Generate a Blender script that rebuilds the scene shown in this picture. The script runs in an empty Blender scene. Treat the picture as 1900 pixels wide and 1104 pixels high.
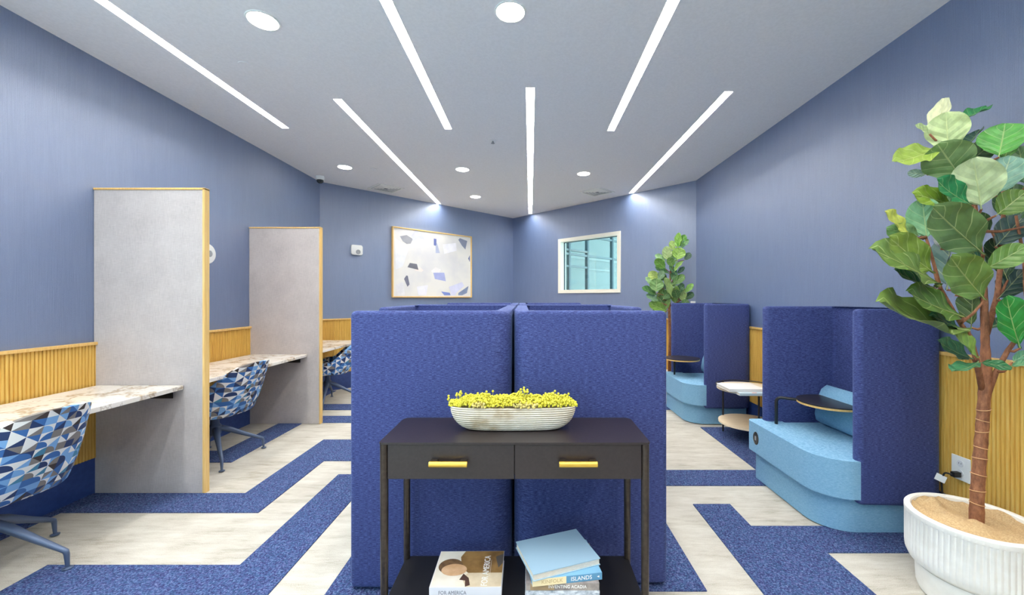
import bpy, bmesh, math, random
from mathutils import Vector, Matrix, noise
R = random.Random(7)
F = 748.0; CH = 1.36; VX = 984.0; VY = 553.0          # focal length in pixels, eye height, vanishing point (used to read sizes off the photo)
PI = math.pi
sc = bpy.context.scene
# ------------------------------------------------------------------ camera, world, exposure
cam = bpy.data.cameras.new('camera'); co = bpy.data.objects.new('camera', cam); sc.collection.objects.link(co)
co.location = (0, 0, CH); co.rotation_euler = (PI/2, 0, 0)
cam.sensor_width = 36; cam.lens = 36*F/1900; cam.shift_x = -(VX-950)/1900; cam.shift_y = 1/1900; cam.clip_start = .02
sc.camera = co
sc.view_settings.view_transform = 'Standard'; sc.view_settings.look = 'None'
sc.view_settings.gamma = 1; sc.view_settings.use_curve_mapping = False
sc.view_settings.exposure = 0.0
STRIP_E = 80.0; DOWN_E = 46.0; SKY_E = 4.6
w = bpy.data.worlds.new('sky'); sc.world = w; w.use_nodes = True
bg = w.node_tree.nodes['Background']; bg.inputs[0].default_value = (.58, .87, 1.0, 1); bg.inputs[1].default_value = SKY_E

# ------------------------------------------------------------------ helpers
def lin(c):
    return tuple(((v/255)/12.92 if v/255 <= .04045 else ((v/255+.055)/1.055)**2.4) for v in c) + (1,)
class NT:
    def __init__(s, name, rough=.6, metal=0, spec=.5):
        s.m = bpy.data.materials.new(name); s.m.use_nodes = True
        s.t = s.m.node_tree; s.b = s.t.nodes['Principled BSDF']
        s.b.inputs['Roughness'].default_value = rough; s.b.inputs['Metallic'].default_value = metal
        s.b.inputs['Specular IOR Level'].default_value = spec
    def n(s, ty, **kw):
        nd = s.t.nodes.new(ty)
        for k, v in kw.items():
            if k.startswith('i_'):
                key = k[2:]
                key = int(key) if key.isdigit() else key
                nd.inputs[key].default_value = v
            else: setattr(nd, k, v)
        return nd
    def l(s, a, b): s.t.links.new(a, b)
    def coord(s, scale=(1, 1, 1), kind='Object', rot=(0, 0, 0)):
        tc = s.n('ShaderNodeTexCoord'); mp = s.n('ShaderNodeMapping'); mp.inputs['Scale'].default_value = scale
        mp.inputs['Rotation'].default_value = rot
        s.l(tc.outputs[kind], mp.inputs[0]); return mp.outputs[0]
    def noise(s, vec, scale, detail=3, rough=.55):
        nd = s.n('ShaderNodeTexNoise'); nd.inputs['Scale'].default_value = scale; nd.inputs['Detail'].default_value = detail
        nd.inputs['Roughness'].default_value = rough; s.l(vec, nd.inputs['Vector']); return nd.outputs[0]
    def ramp(s, fac, stops, const=False):
        r = s.n('ShaderNodeValToRGB'); cr = r.color_ramp
        if const: cr.interpolation = 'CONSTANT'
        cr.elements[0].position = stops[0][0]; cr.elements[0].color = lin(stops[0][1])
        cr.elements[1].position = stops[1][0]; cr.elements[1].color = lin(stops[1][1])
        for p, c in stops[2:]:
            e = cr.elements.new(p); e.color = lin(c)
        s.l(fac, r.inputs[0]); return r.outputs[0]
    def math(s, op, a, b=None, c=None):
        nd = s.n('ShaderNodeMath', operation=op)
        for i, v in enumerate((a, b, c)):
            if v is None: continue
            if isinstance(v, (int, float)): nd.inputs[i].default_value = v
            else: s.l(v, nd.inputs[i])
        return nd.outputs[0]
    def mix(s, fac, a, b, mode='MIX'):
        nd = s.n('ShaderNodeMix', data_type='RGBA', blend_type=mode)
        for i, v in ((0, fac), (6, a), (7, b)):
            if isinstance(v, (int, float)): nd.inputs[i].default_value = v
            elif isinstance(v, tuple): nd.inputs[i].default_value = v
            else: s.l(v, nd.inputs[i])
        return nd.outputs[2]
    def col(s, c):
        if isinstance(c, tuple): s.b.inputs['Base Color'].default_value = lin(c)
        else: s.l(c, s.b.inputs['Base Color'])
        return s
    def bump(s, h, dist=.002, strength=1):
        b = s.n('ShaderNodeBump'); b.inputs['Distance'].default_value = dist; b.inputs['Strength'].default_value = strength
        s.l(h, b.inputs['Height']); s.l(b.outputs[0], s.b.inputs['Normal']); return s

def plain(name, c, rough=.5, metal=0, spec=.5):
    return NT(name, rough, metal, spec).col(c).m
def speck(name, c0, c1, scale, vscale=(1, 1, 1), rough=.6, bump=.001, lo=.35, hi=.65, detail=3, spec=.5, metal=0):
    t = NT(name, rough, metal, spec); v = t.coord(vscale); h = t.noise(v, scale, detail)
    t.col(t.ramp(h, [(lo, c0), (hi, c1)]))
    if bump: t.bump(h, bump)
    return t.m
def emit(name, c, e):
    m = bpy.data.materials.new(name); m.use_nodes = True; t = m.node_tree; t.nodes.clear()
    o = t.nodes.new('ShaderNodeOutputMaterial'); s = t.nodes.new('ShaderNodeEmission')
    s.inputs[0].default_value = lin(c); s.inputs[1].default_value = e; t.links.new(s.outputs[0], o.inputs[0]); return m

def obj(name, bm, mats, parent=None, smooth=False, **props):
    me = bpy.data.meshes.new(name); bmesh.ops.recalc_face_normals(bm, faces=bm.faces[:]) if not props.pop('keepn', False) else None
    bm.to_mesh(me); bm.free()
    for m in (mats if isinstance(mats, (list, tuple)) else [mats]): me.materials.append(m)
    if smooth:
        for p in me.polygons: p.use_smooth = True
        if smooth is not True: me.set_sharp_from_angle(angle=math.radians(smooth))
    o = bpy.data.objects.new(name, me); sc.collection.objects.link(o)
    if parent: o.parent = parent
    for k, v in props.items(): o[k] = v
    return o
def tag(o, label=None, cat=None, group=None, kind=None):
    for k, v in (('label', label), ('category', cat), ('group', group), ('kind', kind)):
        if v: o[k] = v
    return o
def thing(name, label, cat, loc=(0, 0, 0), rz=0, group=None, kind=None):
    o = bpy.data.objects.new(name, None); sc.collection.objects.link(o)
    o.location = loc; o.rotation_euler = (0, 0, rz); o.empty_display_size = .1
    return tag(o, label, cat, group, kind)
def dup(root, loc=None, rz=None, label=None):
    r = root.copy(); sc.collection.objects.link(r)
    if loc is not None: r.location = loc
    if rz is not None: r.rotation_euler = (0, 0, rz)
    if label: r['label'] = label
    for ch in list(root.children):
        c = ch.copy(); sc.collection.objects.link(c); c.parent = r
        for g in ch.children:
            d = g.copy(); sc.collection.objects.link(d); d.parent = c
    return r
def BM(): return bmesh.new()
def box(bm, x0, x1, y0, y1, z0, z1, mi=0, M=None):
    vs = [bm.verts.new((x, y, z)) for z in (z0, z1) for x, y in ((x0, y0), (x1, y0), (x1, y1), (x0, y1))]
    for f in ((3, 2, 1, 0), (4, 5, 6, 7), (0, 1, 5, 4), (1, 2, 6, 5), (2, 3, 7, 6), (3, 0, 4, 7)):
        bm.faces.new([vs[i] for i in f]).material_index = mi
    if M is not None: bmesh.ops.transform(bm, matrix=M, verts=vs)
    return bm
def bbox(x0, x1, y0, y1, z0, z1, bev=.004, seg=2):
    bm = box(BM(), x0, x1, y0, y1, z0, z1)
    if bev: bmesh.ops.bevel(bm, geom=bm.edges[:], offset=bev, segments=seg, profile=.5, affect='EDGES')
    return bm
def prism(pts, z0, z1, bev=0, seg=3, bm=None, bottom=True):
    bm = bm or BM(); n = len(pts)
    lo = [bm.verts.new((p[0], p[1], z0)) for p in pts]; hi = [bm.verts.new((p[0], p[1], z1)) for p in pts]
    f1 = bm.faces.new(hi); f0 = bm.faces.new(lo[::-1])
    for i in range(n): bm.faces.new((lo[i], lo[(i+1) % n], hi[(i+1) % n], hi[i]))
    if bev:
        es = list(f1.edges) + (list(f0.edges) if bottom else [])
        bmesh.ops.bevel(bm, geom=es, offset=bev, segments=seg, profile=.5, affect='EDGES')
    return bm
def rrect(x0, x1, y0, y1, r, n=8):
    """r = radii at corners (x0,y0),(x1,y0),(x1,y1),(x0,y1)"""
    if not isinstance(r, (tuple, list)): r = [r]*4
    out = []
    for (cx, cy, a0), q in zip(((x0, y0, PI), (x1, y0, 1.5*PI), (x1, y1, 0), (x0, y1, .5*PI)), r):
        q = max(q, .0005)
        px = cx + (q if cx == x0 else -q); py = cy + (q if cy == y0 else -q)
        for i in range(n+1):
            a = a0 + i/n*PI/2; out.append((px+q*math.cos(a), py+q*math.sin(a)))
    return out
def circle(cx, cy, rx, ry=None, n=48):
    ry = ry or rx
    return [(cx+rx*math.cos(2*PI*i/n), cy+ry*math.sin(2*PI*i/n)) for i in range(n)]
def tube(bm, pts, rad, n=10, cap=True):
    pts = [Vector(p) for p in pts]; rs = rad if isinstance(rad, (list, tuple)) else [rad]*len(pts)
    up = Vector((0, 0, 1)); rings = []; prev = None
    for i, p in enumerate(pts):
        d = (pts[min(i+1, len(pts)-1)]-pts[max(i-1, 0)]).normalized()
        if prev is None:
            a = d.orthogonal().normalized()
        else:
            a = (prev - d*prev.dot(d)).normalized()
        prev = a; b = d.cross(a)
        rings.append([bm.verts.new(p+(a*math.cos(2*PI*k/n)+b*math.sin(2*PI*k/n))*rs[i]) for k in range(n)])
    for i in range(len(rings)-1):
        for k in range(n): bm.faces.new((rings[i][k], rings[i][(k+1) % n], rings[i+1][(k+1) % n], rings[i+1][k]))
    if cap: bm.faces.new(rings[0][::-1]); bm.faces.new(rings[-1])
    return bm
def lathe(bm, prof, cx=0, cy=0, n=40, sx=1, sy=1):
    rings = []
    for r, z in prof:
        rings.append([bm.verts.new((cx+r*sx*math.cos(2*PI*k/n), cy+r*sy*math.sin(2*PI*k/n), z)) for k in range(n)])
    for i in range(len(rings)-1):
        for k in range(n): bm.faces.new((rings[i][k], rings[i][(k+1) % n], rings[i+1][(k+1) % n], rings[i+1][k]))
    bm.faces.new(rings[0][::-1]); bm.faces.new(rings[-1])
    return bm
def arc_path(pts, rad, n=8):
    """polyline with rounded corners"""
    out = [Vector(pts[0])]
    for i in range(1, len(pts)-1):
        p, a, b = Vector(pts[i]), Vector(pts[i-1]), Vector(pts[i+1])
        u = (a-p).normalized(); v = (b-p).normalized(); ang = u.angle(v)
        if ang > PI-.01: out.append(p); continue
        t = rad/math.tan(ang/2); c = p+(u+v).normalized()*(rad/math.sin(ang/2))
        s = p+u*t; e = p+v*t
        for k in range(n+1):
            q = (s-c).normalized().slerp((e-c).normalized(), k/n).normalized()*rad
            out.append(c+q)
    out.append(Vector(pts[-1])); return out
def shell(path, th, z0, z1, bev=.022):
    """upholstered screen: vertical panel of thickness th along a plan path, with soft edges"""
    P = [Vector((p[0], p[1])) for p in path]; L = []; Rr = []
    for i, p in enumerate(P):
        d = (P[min(i+1, len(P)-1)]-P[max(i-1, 0)]).normalized(); nrm = Vector((-d.y, d.x))
        L.append(p+nrm*th/2); Rr.append(p-nrm*th/2)
    def cap(a, b, d):   # soft end
        m = (a+b)/2; h = (a-b)/2; return [m + h*math.cos(t) + d*abs(math.sin(t))*th*.38 for t in (PI*.2, PI*.35, PI*.5, PI*.65, PI*.8)]
    d1 = (P[-1]-P[-2]).normalized(); d0 = (P[0]-P[1]).normalized()
    out = L + cap(L[-1], Rr[-1], d1) + Rr[::-1] + cap(Rr[0], L[0], d0)
    return prism([(p.x, p.y) for p in out], z0, z1, bev, 3)
def text(name, s, size, M, mat, parent, ext=.0004, align='CENTER', sx=1.0):
    cu = bpy.data.curves.new(name, 'FONT'); cu.body = s; cu.size = size; cu.extrude = ext; cu.align_x = align; cu.align_y = 'CENTER'; cu.resolution_u = 3
    o = bpy.data.objects.new(name, cu); sc.collection.objects.link(o)
    bpy.context.view_layer.update()
    me = bpy.data.meshes.new_from_object(o.evaluated_get(bpy.context.evaluated_depsgraph_get()))
    bpy.data.objects.remove(o); me.transform(M @ Matrix.Diagonal((sx, 1, 1, 1))); me.materials.clear(); me.materials.append(mat)
    t = bpy.data.objects.new(name, me); sc.collection.objects.link(t); t.parent = parent; return t
def pxw(x, y, d):   # where a photo pixel lies at depth d
    return Vector(((x-VX)*d/F, d, CH-(y-VY)*d/F))

# ------------------------------------------------------------------ materials
def wallcover():
    t = NT('blue_grasscloth', .50, 0, 1.0); t.b.inputs['IOR'].default_value = 1.95
    v = t.coord((1, 1, .02)); f = t.noise(v, 260, 2); v2 = t.coord((1, 1, 1)); g = t.noise(v2, 420, 2); h = t.noise(t.coord((1, 1, .15)), 14, 3)
    c = t.ramp(f, [(.3, (62, 88, 132)), (.7, (90, 114, 154))])
    c = t.mix(.45, c, t.ramp(g, [(.35, (58, 82, 128)), (.65, (104, 124, 162))]))
    c = t.mix(.3, c, t.ramp(h, [(.3, (72, 92, 136)), (.7, (92, 110, 150))]))
    t.col(c); s = t.math('ADD', f, g); t.bump(s, .0012); return t.m
M_WALL = wallcover()
M_NAVY = speck('navy_base_paint', (38, 62, 122), (46, 72, 132), 30, rough=.4, bump=0)
M_CEIL = speck('white_ceiling_paint', (232, 231, 233), (238, 237, 239), 60, rough=.85, bump=.0003)
def oak(name, c0, c1, c2, axis=(14, 14, .7)):
    t = NT(name, .38); v = t.coord(axis); a = t.noise(v, 6, 4, .6); v2 = t.coord((60, 60, 2)); b = t.noise(v2, 5, 2)
    oi = t.n('ShaderNodeObjectInfo'); r = t.math('MULTIPLY_ADD', oi.outputs['Random'], .16, -.08)
    s = t.math('ADD', t.math('ADD', t.math('MULTIPLY', a, .7), t.math('MULTIPLY', b, .3)), r)
    t.col(t.ramp(s, [(.3, c0), (.5, c1), (.7, c2)])); t.bump(a, .0004); return t.m
M_OAK = oak('honey_oak', (198, 148, 66), (220, 176, 86), (232, 194, 106))
M_OAKB = oak('oak_edge', (214, 170, 96), (228, 186, 112), (238, 202, 134))
def linen(name, c0, c1):
    t = NT(name, .85, 0, .25)
    a = t.noise(t.coord((8, 8, 260)), 3, 2); b = t.noise(t.coord((260, 260, 8)), 3, 2); k = t.noise(t.coord(), 5, 2)
    s = t.math('MULTIPLY', t.math('ADD', t.math('ADD', a, b), t.math('MULTIPLY', k, .6)), .385)
    t.col(t.ramp(s, [(.38, c0), (.62, c1)])); t.bump(s, .0008); return t.m
M_LINEN = linen('grey_linen', (172, 165, 164), (200, 193, 191))
def weave(name, c0, c1, c2, sc_=1.0):
    t = NT(name, .8, 0, .25)
    t.b.inputs['Sheen Weight'].default_value = .22; t.b.inputs['Sheen Roughness'].default_value = .4
    t.b.inputs['Sheen Tint'].default_value = lin((150, 180, 235))
    a = t.noise(t.coord((34*sc_, 34*sc_, 300*sc_)), 1.5, 3, .7); b = t.noise(t.coord((70*sc_, 70*sc_, 320*sc_)), 2.0, 2, .6)
    s = t.math('ADD', t.math('MULTIPLY', a, .72), t.math('MULTIPLY', b, .28))
    t.col(t.ramp(s, [(.35, c0), (.5, c1), (.66, c2)])); t.bump(s, .0004); return t.m
M_NAVYF = weave('indigo_wool', (32, 37, 80), (53, 63, 114), (92, 106, 156))
M_SKYF = weave('sky_blue_wool', (104, 152, 186), (126, 172, 202), (150, 192, 216), 1.3)
def carpet_w():
    t = NT('ivory_carpet', .95, 0, .1)
    a = t.noise(t.coord((1.2, 1.2, 1)), 2.2, 3); b = t.noise(t.coord((2.2, 11, 1)), 1.6, 5, .75); c = t.noise(t.coord(), 300, 2)
    d = t.noise(t.coord((1, 1.6, 1)), 38, 4, .7)
    s = t.math('ADD', t.math('ADD', t.math('MULTIPLY', a, .25), t.math('MULTIPLY', b, .45)), t.math('MULTIPLY', c, .3))
    base = t.ramp(s, [(.36, (146, 139, 126)), (.46, (184, 178, 166)), (.6, (204, 200, 190))])
    t.col(t.mix(t.ramp(d, [(.28, (200, 200, 200)), (.36, (0, 0, 0))]), base, lin((168, 158, 142)))); t.bump(c, .003); return t.m
def carpet_b():
    t = NT('blue_carpet', .95, 0, .1)
    a = t.noise(t.coord(), 120, 3, .75); b = t.noise(t.coord((1, 1, 1)), 62, 2, .6); k = t.noise(t.coord((1.3, 1, 1), rot=(0, 0, .6)), 110, 2)
    base = t.ramp(a, [(.37, (26, 30, 56)), (.47, (56, 68, 106)), (.56, (84, 98, 136)), (.66, (128, 140, 172))])
    t.col(t.mix(.25, base, t.ramp(b, [(.4, (70, 64, 130)), (.6, (66, 112, 160))]))); t.bump(t.math('ADD', a, t.math('MULTIPLY', k, .6)), .006); return t.m
M_CW, M_CB = carpet_w(), carpet_b()
def marble():
    t = NT('veined_quartz', .22, 0, .5)
    v = t.coord((1, 1, 1), rot=(0, 0, .5)); n1 = t.noise(v, 2.0, 5, .62)
    d = t.math('ABSOLUTE', t.math('SUBTRACT', n1, .5)); d2 = t.math('ABSOLUTE', t.math('SUBTRACT', t.noise(t.coord((1, 2.2, 1), rot=(0, 0, -.7)), 3.4, 4, .6), .5))
    f = t.ramp(d, [(.002, (186, 166, 140)), (.022, (228, 221, 210)), (.2, (240, 235, 228))]); g = t.ramp(d2, [(.002, (196, 186, 174)), (.02, (255, 255, 255))])
    t.col(t.mix(.6, f, g, 'MULTIPLY')); return t.m
M_MARBLE = marble()
M_BLACK = plain('black_powder_coat', (26, 25, 27), .45)
M_ESP = speck('dark_bronze_metal', (34, 27, 29), (42, 34, 36), 90, rough=.34, bump=.0002, spec=.6)
M_LEG = speck('console_leg_bronze', (62, 54, 50), (74, 66, 60), 60, rough=.3, bump=0, metal=.6)
M_GOLD = plain('satin_gold', (226, 184, 78), .36, .7)
M_CHLEG = plain('blue_grey_steel', (84, 98, 124), .38, .35)
M_WHITE = plain('white_plastic', (240, 240, 236), .4)
M_GREYP = plain('grey_plastic', (150, 152, 156), .5)
M_FRAME = plain('cream_window_frame', (240, 234, 218), .5)
M_TEAL = plain('teal_mullion', (60, 104, 118), .4)
M_STRIP = emit('strip_diffuser_light', (255, 253, 248), STRIP_E)
M_DOWN = emit('downlight_lens_light', (255, 252, 244), DOWN_E)
M_BIRCH = oak('pale_birch', (222, 202, 170), (234, 216, 186), (242, 228, 202), (2, 14, 14))
def glassm():
    m = bpy.data.materials.new('tinted_glass'); m.use_nodes = True; t = m.node_tree; t.nodes.clear()
    o = t.nodes.new('ShaderNodeOutputMaterial'); a = t.nodes.new('ShaderNodeBsdfTransparent'); g = t.nodes.new('ShaderNodeBsdfGlossy'); x = t.nodes.new('ShaderNodeMixShader')
    a.inputs[0].default_value = lin((238, 247, 246)); g.inputs['Roughness'].default_value = .02; x.inputs[0].default_value = .06
    t.links.new(a.outputs[0], x.inputs[1]); t.links.new(g.outputs[0], x.inputs[2]); t.links.new(x.outputs[0], o.inputs[0]); return m
M_GLASS = glassm()
def chairfab():
    t = NT('geometric_print_fabric', .75, 0, .3)
    tc = t.n('ShaderNodeTexCoord'); sp = t.n('ShaderNodeSeparateXYZ'); t.l(tc.outputs['UV'], sp.inputs[0])
    U = t.math('DIVIDE', sp.outputs[0], .046); V = t.math('DIVIDE', sp.outputs[1], .040)
    U = t.math('ADD', U, 100.0); V = t.math('ADD', V, 100.0)
    cu = t.math('FLOOR', U); cv = t.math('FLOOR', V); fx = t.math('FRACT', U); fy = t.math('FRACT', V)
    def rnd(seed):
        cb = t.n('ShaderNodeCombineXYZ'); t.l(cu, cb.inputs[0]); t.l(cv, cb.inputs[1]); cb.inputs[2].default_value = seed
        wn = t.n('ShaderNodeTexWhiteNoise', noise_dimensions='3D'); t.l(cb.outputs[0], wn.inputs['Vector']); return wn.outputs['Value']
    r1, r2, r3 = rnd(1.5), rnd(7.5), rnd(13.5)
    par = t.math('GREATER_THAN', t.math('MODULO', t.math('ADD', cu, cv), 2.0), .5)
    d1 = t.math('GREATER_THAN', fx, fy); d2 = t.math('GREATER_THAN', t.math('ADD', fx, fy), 1.0)
    diag = t.math('ADD', t.math('MULTIPLY', d1, par), t.math('MULTIPLY', d2, t.math('SUBTRACT', 1.0, par)))
    # quarter disc in some cells, centred on an alternating corner
    ex = t.math('ABSOLUTE', t.math('SUBTRACT', fx, par))
    rr = t.math('SQRT', t.math('ADD', t.math('MULTIPLY', ex, ex), t.math('MULTIPLY', fy, fy)))
    disc = t.math('LESS_THAN', rr, .93); isd = t.math('LESS_THAN', r3, .36)
    mask = t.math('ADD', t.math('MULTIPLY', disc, isd), t.math('MULTIPLY', diag, t.math('SUBTRACT', 1.0, isd)))
    W, N, B, L, G, K = (232, 230, 226), (40, 58, 98), (58, 104, 164), (122, 168, 216), (128, 122, 118), (62, 52, 50)
    ca = t.ramp(r1, [(0, B), (.3, L), (.52, N), (.70, G), (.84, (70, 130, 160)), (.93, K)], True)
    cb_ = t.ramp(r2, [(0, W), (.62, L), (.72, N), (.86, G), (.94, B)], True)
    t.col(t.mix(mask, cb_, ca)); t.bump(t.noise(t.coord(), 900, 1), .0004); return t.m
M_CHAIR = chairfab()
def leafm():
    t = NT('leaf_surface', .42, 0, .45)
    oi = t.n('ShaderNodeObjectInfo'); tc = t.n('ShaderNodeTexCoord'); sp = t.n('ShaderNodeSeparateXYZ'); t.l(tc.outputs['UV'], sp.inputs[0])
    au = t.math('ABSOLUTE', t.math('SUBTRACT', sp.outputs[0], .5))
    k = t.math('FRACT', t.math('MULTIPLY', t.math('SUBTRACT', sp.outputs[1], t.math('MULTIPLY', au, .62)), 4.6))
    k = t.math('ABSOLUTE', t.math('SUBTRACT', k, .5)); side = t.math('LESS_THAN', k, .035)
    mid = t.math('LESS_THAN', au, .018); vein = t.math('MAXIMUM', side, mid)
    n = t.noise(t.coord(kind='UV'), 5, 3)
    base = t.mix(.5, oi.outputs['Color'], t.ramp(n, [(.3, (170, 170, 170)), (.7, (255, 255, 255))]), 'MULTIPLY')
    t.col(t.mix(t.math('MULTIPLY', vein, .28), base, lin((216, 222, 160))))
    t.bump(t.math('MULTIPLY', k, 1.0), .006, .8)
    t.b.inputs['Subsurface Weight'].default_value = .0
    return t.m
M_LEAF = leafm()
def barkm():
    t = NT('brown_bark', .75); a = t.noise(t.coord((1, 1, .4)), 60, 4, .7)
    t.col(t.ramp(a, [(.3, (104, 62, 40)), (.6, (150, 98, 66)), (.75, (176, 128, 92))])); t.bump(a, .004); return t.m
M_BARK = barkm()
M_SCAR = plain('pale_bark_ring', (196, 150, 104), .7)
M_BURLAP = speck('tan_burlap', (180, 148, 104), (204, 174, 130), 160, rough=.95, bump=.003)
M_POT = speck('matte_white_ceramic', (236, 232, 224), (242, 239, 232), 20, rough=.55, bump=0)

# ------------------------------------------------------------------ room shell
XL, XR, ZC = -3.04, 2.37, 3.04
YL, YR = 5.82, 5.76                 # where the side walls meet the two angled back walls
APX = ((-(XL)*0 + 0), 0)
cX = ((YR+XR)-(YL-XL))/2; cY = (YL-XL)+cX    # apex corner: Y = X + (YL-XL)  and  Y = -X + (YR+XR)
YB = -2.6
def struct(name, bm, m, parent=None, **k):
    o = obj(name, bm, m, parent, **k)
    if not parent: o['kind'] = 'structure'
    return o
struct('floor', box(BM(), XL-.2, XR+1.6, YB-.4, 12.6, -.1, 0), M_CW)
floor = bpy.data.objects['floor']
# raised blue pile laid out in bands
blue = [(-3.04, -1.72, 2.55, 2.80), (-1.98, -1.72, 2.55, 3.86), (-1.98, -.3, 3.36, 3.86), (-3.04, -2.97, .4, 2.80),
        (-3.04, -2.47, 3.33, 3.575), (-2.72, -2.47, 3.33, 4.637), (-2.72, -.9, 4.387, 4.637), (-2.97, -.9, 4.89, 5.154), (-3.04, -2.84, 4.89, 5.9),
        (-1.475, -1.2, .9, 3.10), (-1.475, 0, 2.85, 3.10), (-2.45, -1.2, 1.3, 2.047), (-.94, -.3, .9, 1.867), (-.94, .818, 1.867, 2.6),
        (1.07, 1.58, .9, 2.397), (1.07, 1.313, 2.397, 2.652), (1.07, 2.37, 2.148, 2.397), (.4, 2.37, 2.917, 3.177), (1.785, 2.37, 2.917, 4.23),
        (.9, 2.37, 4.9, 5.15), (-.6, .9, 5.6, 5.85)]
xs = sorted({v for b in blue for v in b[:2]}); ys = sorted({v for b in blue for v in b[2:]})
bm = BM(); vd = {}
def gv(i, j, z): 
    if (i, j, z) not in vd: vd[(i, j, z)] = bm.verts.new((xs[i], ys[j], z))
    return vd[(i, j, z)]
def isb(i, j):
    if i < 0 or j < 0 or i >= len(xs)-1 or j >= len(ys)-1: return False
    x = (xs[i]+xs[i+1])/2; y = (ys[j]+ys[j+1])/2
    return any(b[0] < x < b[1] and b[2] < y < b[3] for b in blue)
PH = .006
for i in range(len(xs)-1):
    for j in range(len(ys)-1):
        if isb(i, j):
            bm.faces.new((gv(i, j, PH), gv(i+1, j, PH), gv(i+1, j+1, PH), gv(i, j+1, PH)))
            for (di, dj, a, b) in ((-1, 0, (0, 1), (0, 0)), (1, 0, (1, 0), (1, 1)), (0, -1, (0, 0), (1, 0)), (0, 1, (1, 1), (0, 1))):
                if not isb(i+di, j+dj):
                    p, q = (i+a[0], j+a[1]), (i+b[0], j+b[1])
                    bm.faces.new((gv(*p, 0.0), gv(*q, 0.0), gv(*q, PH), gv(*p, PH)))
obj('blue_pile_band', bm, M_CB, floor, label='blue tufted pile bands inlaid in the ivory carpet')

# ceiling with slots cut for the recessed light strips
strips = [(-2.42, .35, 3.99, 'far left light strip on the ceiling, nearest the left wall'),
          (-1.63, 3.405, 7.20, 'slanting light strip running to the left back wall above the painting'),
          (-.815, .35, 4.01, 'long light strip left of centre, crossing the top edge'),
          (0.0, 3.22, 8.03, 'centre light strip pointing straight at the back corner'),
          (.808, .35, 4.05, 'long light strip right of centre, crossing the top edge'),
          (1.615, 3.28, 6.46, 'light strip near the right wall ending at the right back wall'),
          (-1.63, -1.9, 1.2, None), (0, -1.9, 1.2, None), (1.63, -1.9, 1.2, None)]
SW = .037
cxs = sorted({XL-.1, XR+.1} | {round(s[0]+k*SW, 4) for s in strips for k in (-1, 1)})
cys = sorted({YB-.3, 8.75} | {s[1] for s in strips} | {s[2] for s in strips})
bm = BM()
for i in range(len(cxs)-1):
    for j in range(len(cys)-1):
        x = (cxs[i]+cxs[i+1])/2; y = (cys[j]+cys[j+1])/2
        if any(abs(x-s[0]) < SW and s[1] < y < s[2] for s in strips): continue
        bm.faces.new([bm.verts.new((cxs[a], cys[b], ZC)) for a, b in ((i, j), (i, j+1), (i+1, j+1), (i+1, j))])
bmesh.ops.remove_doubles(bm, verts=bm.verts[:], dist=1e-5)
r = bmesh.ops.extrude_face_region(bm, geom=bm.faces[:]); bmesh.ops.translate(bm, verts=[v for v in r['geom'] if isinstance(v, bmesh.types.BMVert)], vec=(0, 0, .06))
bmesh.ops.remove_doubles(bm, verts=bm.verts[:], dist=1e-5)
struct('ceiling', bm, M_CEIL)
for s in strips:
    if s[3]: t = thing('linear_ceiling_light', 'recessed white ' + s[3], 'ceiling light', (s[0], s[1], ZC), group='recessed linear lights')
    else: t = thing('linear_ceiling_light', 'recessed white light strip behind the viewer, ' + {-1.63: 'left one', 0: 'middle one', 1.63: 'right one'}[s[0]], 'ceiling light', (s[0], s[1], ZC), group='light strips behind the viewer')
    L = s[2]-s[1]
    b = BM(); box(b, -SW+.0005, -SW+.003, 0, L, -.002, .05); box(b, SW-.003, SW-.0005, 0, L, -.002, .05); box(b, -SW, SW, 0, L, .05, .055)
    obj('housing', b, M_WHITE, t)
    obj('diffuser', box(BM(), -SW+.003, SW-.003, .002, L-.002, .033, .037), M_STRIP, t)

T = .12
def wall_poly(name, pts, z0=0, z1=ZC, m=M_WALL):
    return struct(name, prism(pts, z0, z1), m)
b = BM()
for a in ((YB, -1.7, 0, ZC), (1.3, YL, 0, ZC), (-1.7, 1.3, 0, 1.06), (-1.7, 1.3, 2.75, ZC)): box(b, XL-T, XL, a[0], a[1], a[2], a[3])
struct('wall_left', b, M_WALL)
w4 = bpy.data.objects.new('added_side_window', None); sc.collection.objects.link(w4); w4['kind'] = 'structure'; w4.location = (XL-.05, 0, 0)  # unseen opening, added so cyan daylight tints the left part of the ceiling
for y in (-1.675, -.2, 1.275): obj('mullion', box(BM(), -.04, .04, y-.025, y+.025, 1.06, 2.75), M_TEAL, w4)
wall_poly('wall_right', [(XR, YB), (XR+T, YB), (XR+T, YR), (XR, YR)])
wall_poly('wall_back_left', [(XL, YL), (cX, cY), (cX-T*.7, cY+T*.7+.08), (XL-T, YL+.02)])
# right angled back wall with the window opening (local frame: u along wall from the apex, v outward)
A = Vector((cX, cY, 0)); uR = Vector((1, -1, 0)).normalized(); vR = Vector((1, 1, 0)).normalized()
MR = Matrix(((uR.x, vR.x, 0, A.x), (uR.y, vR.y, 0, A.y), (0, 0, 1, 0), (0, 0, 0, 1)))
LR = (XR-cX)*math.sqrt(2)
w0 = (.533-cX)*math.sqrt(2)+.005; w1 = (1.491-cX)*math.sqrt(2); wz0, wz1 = 1.45, 2.465
b = BM()
for a in ((0, w0+.03, 0, ZC), (w1-.03, LR, 0, ZC), (w0+.03, w1-.03, 0, wz0+.03), (w0+.03, w1-.03, wz1-.03, ZC)):
    box(b, a[0], a[1], 0, T, a[2], a[3], M=MR)
struct('wall_back_right', b, M_WALL)
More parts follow.
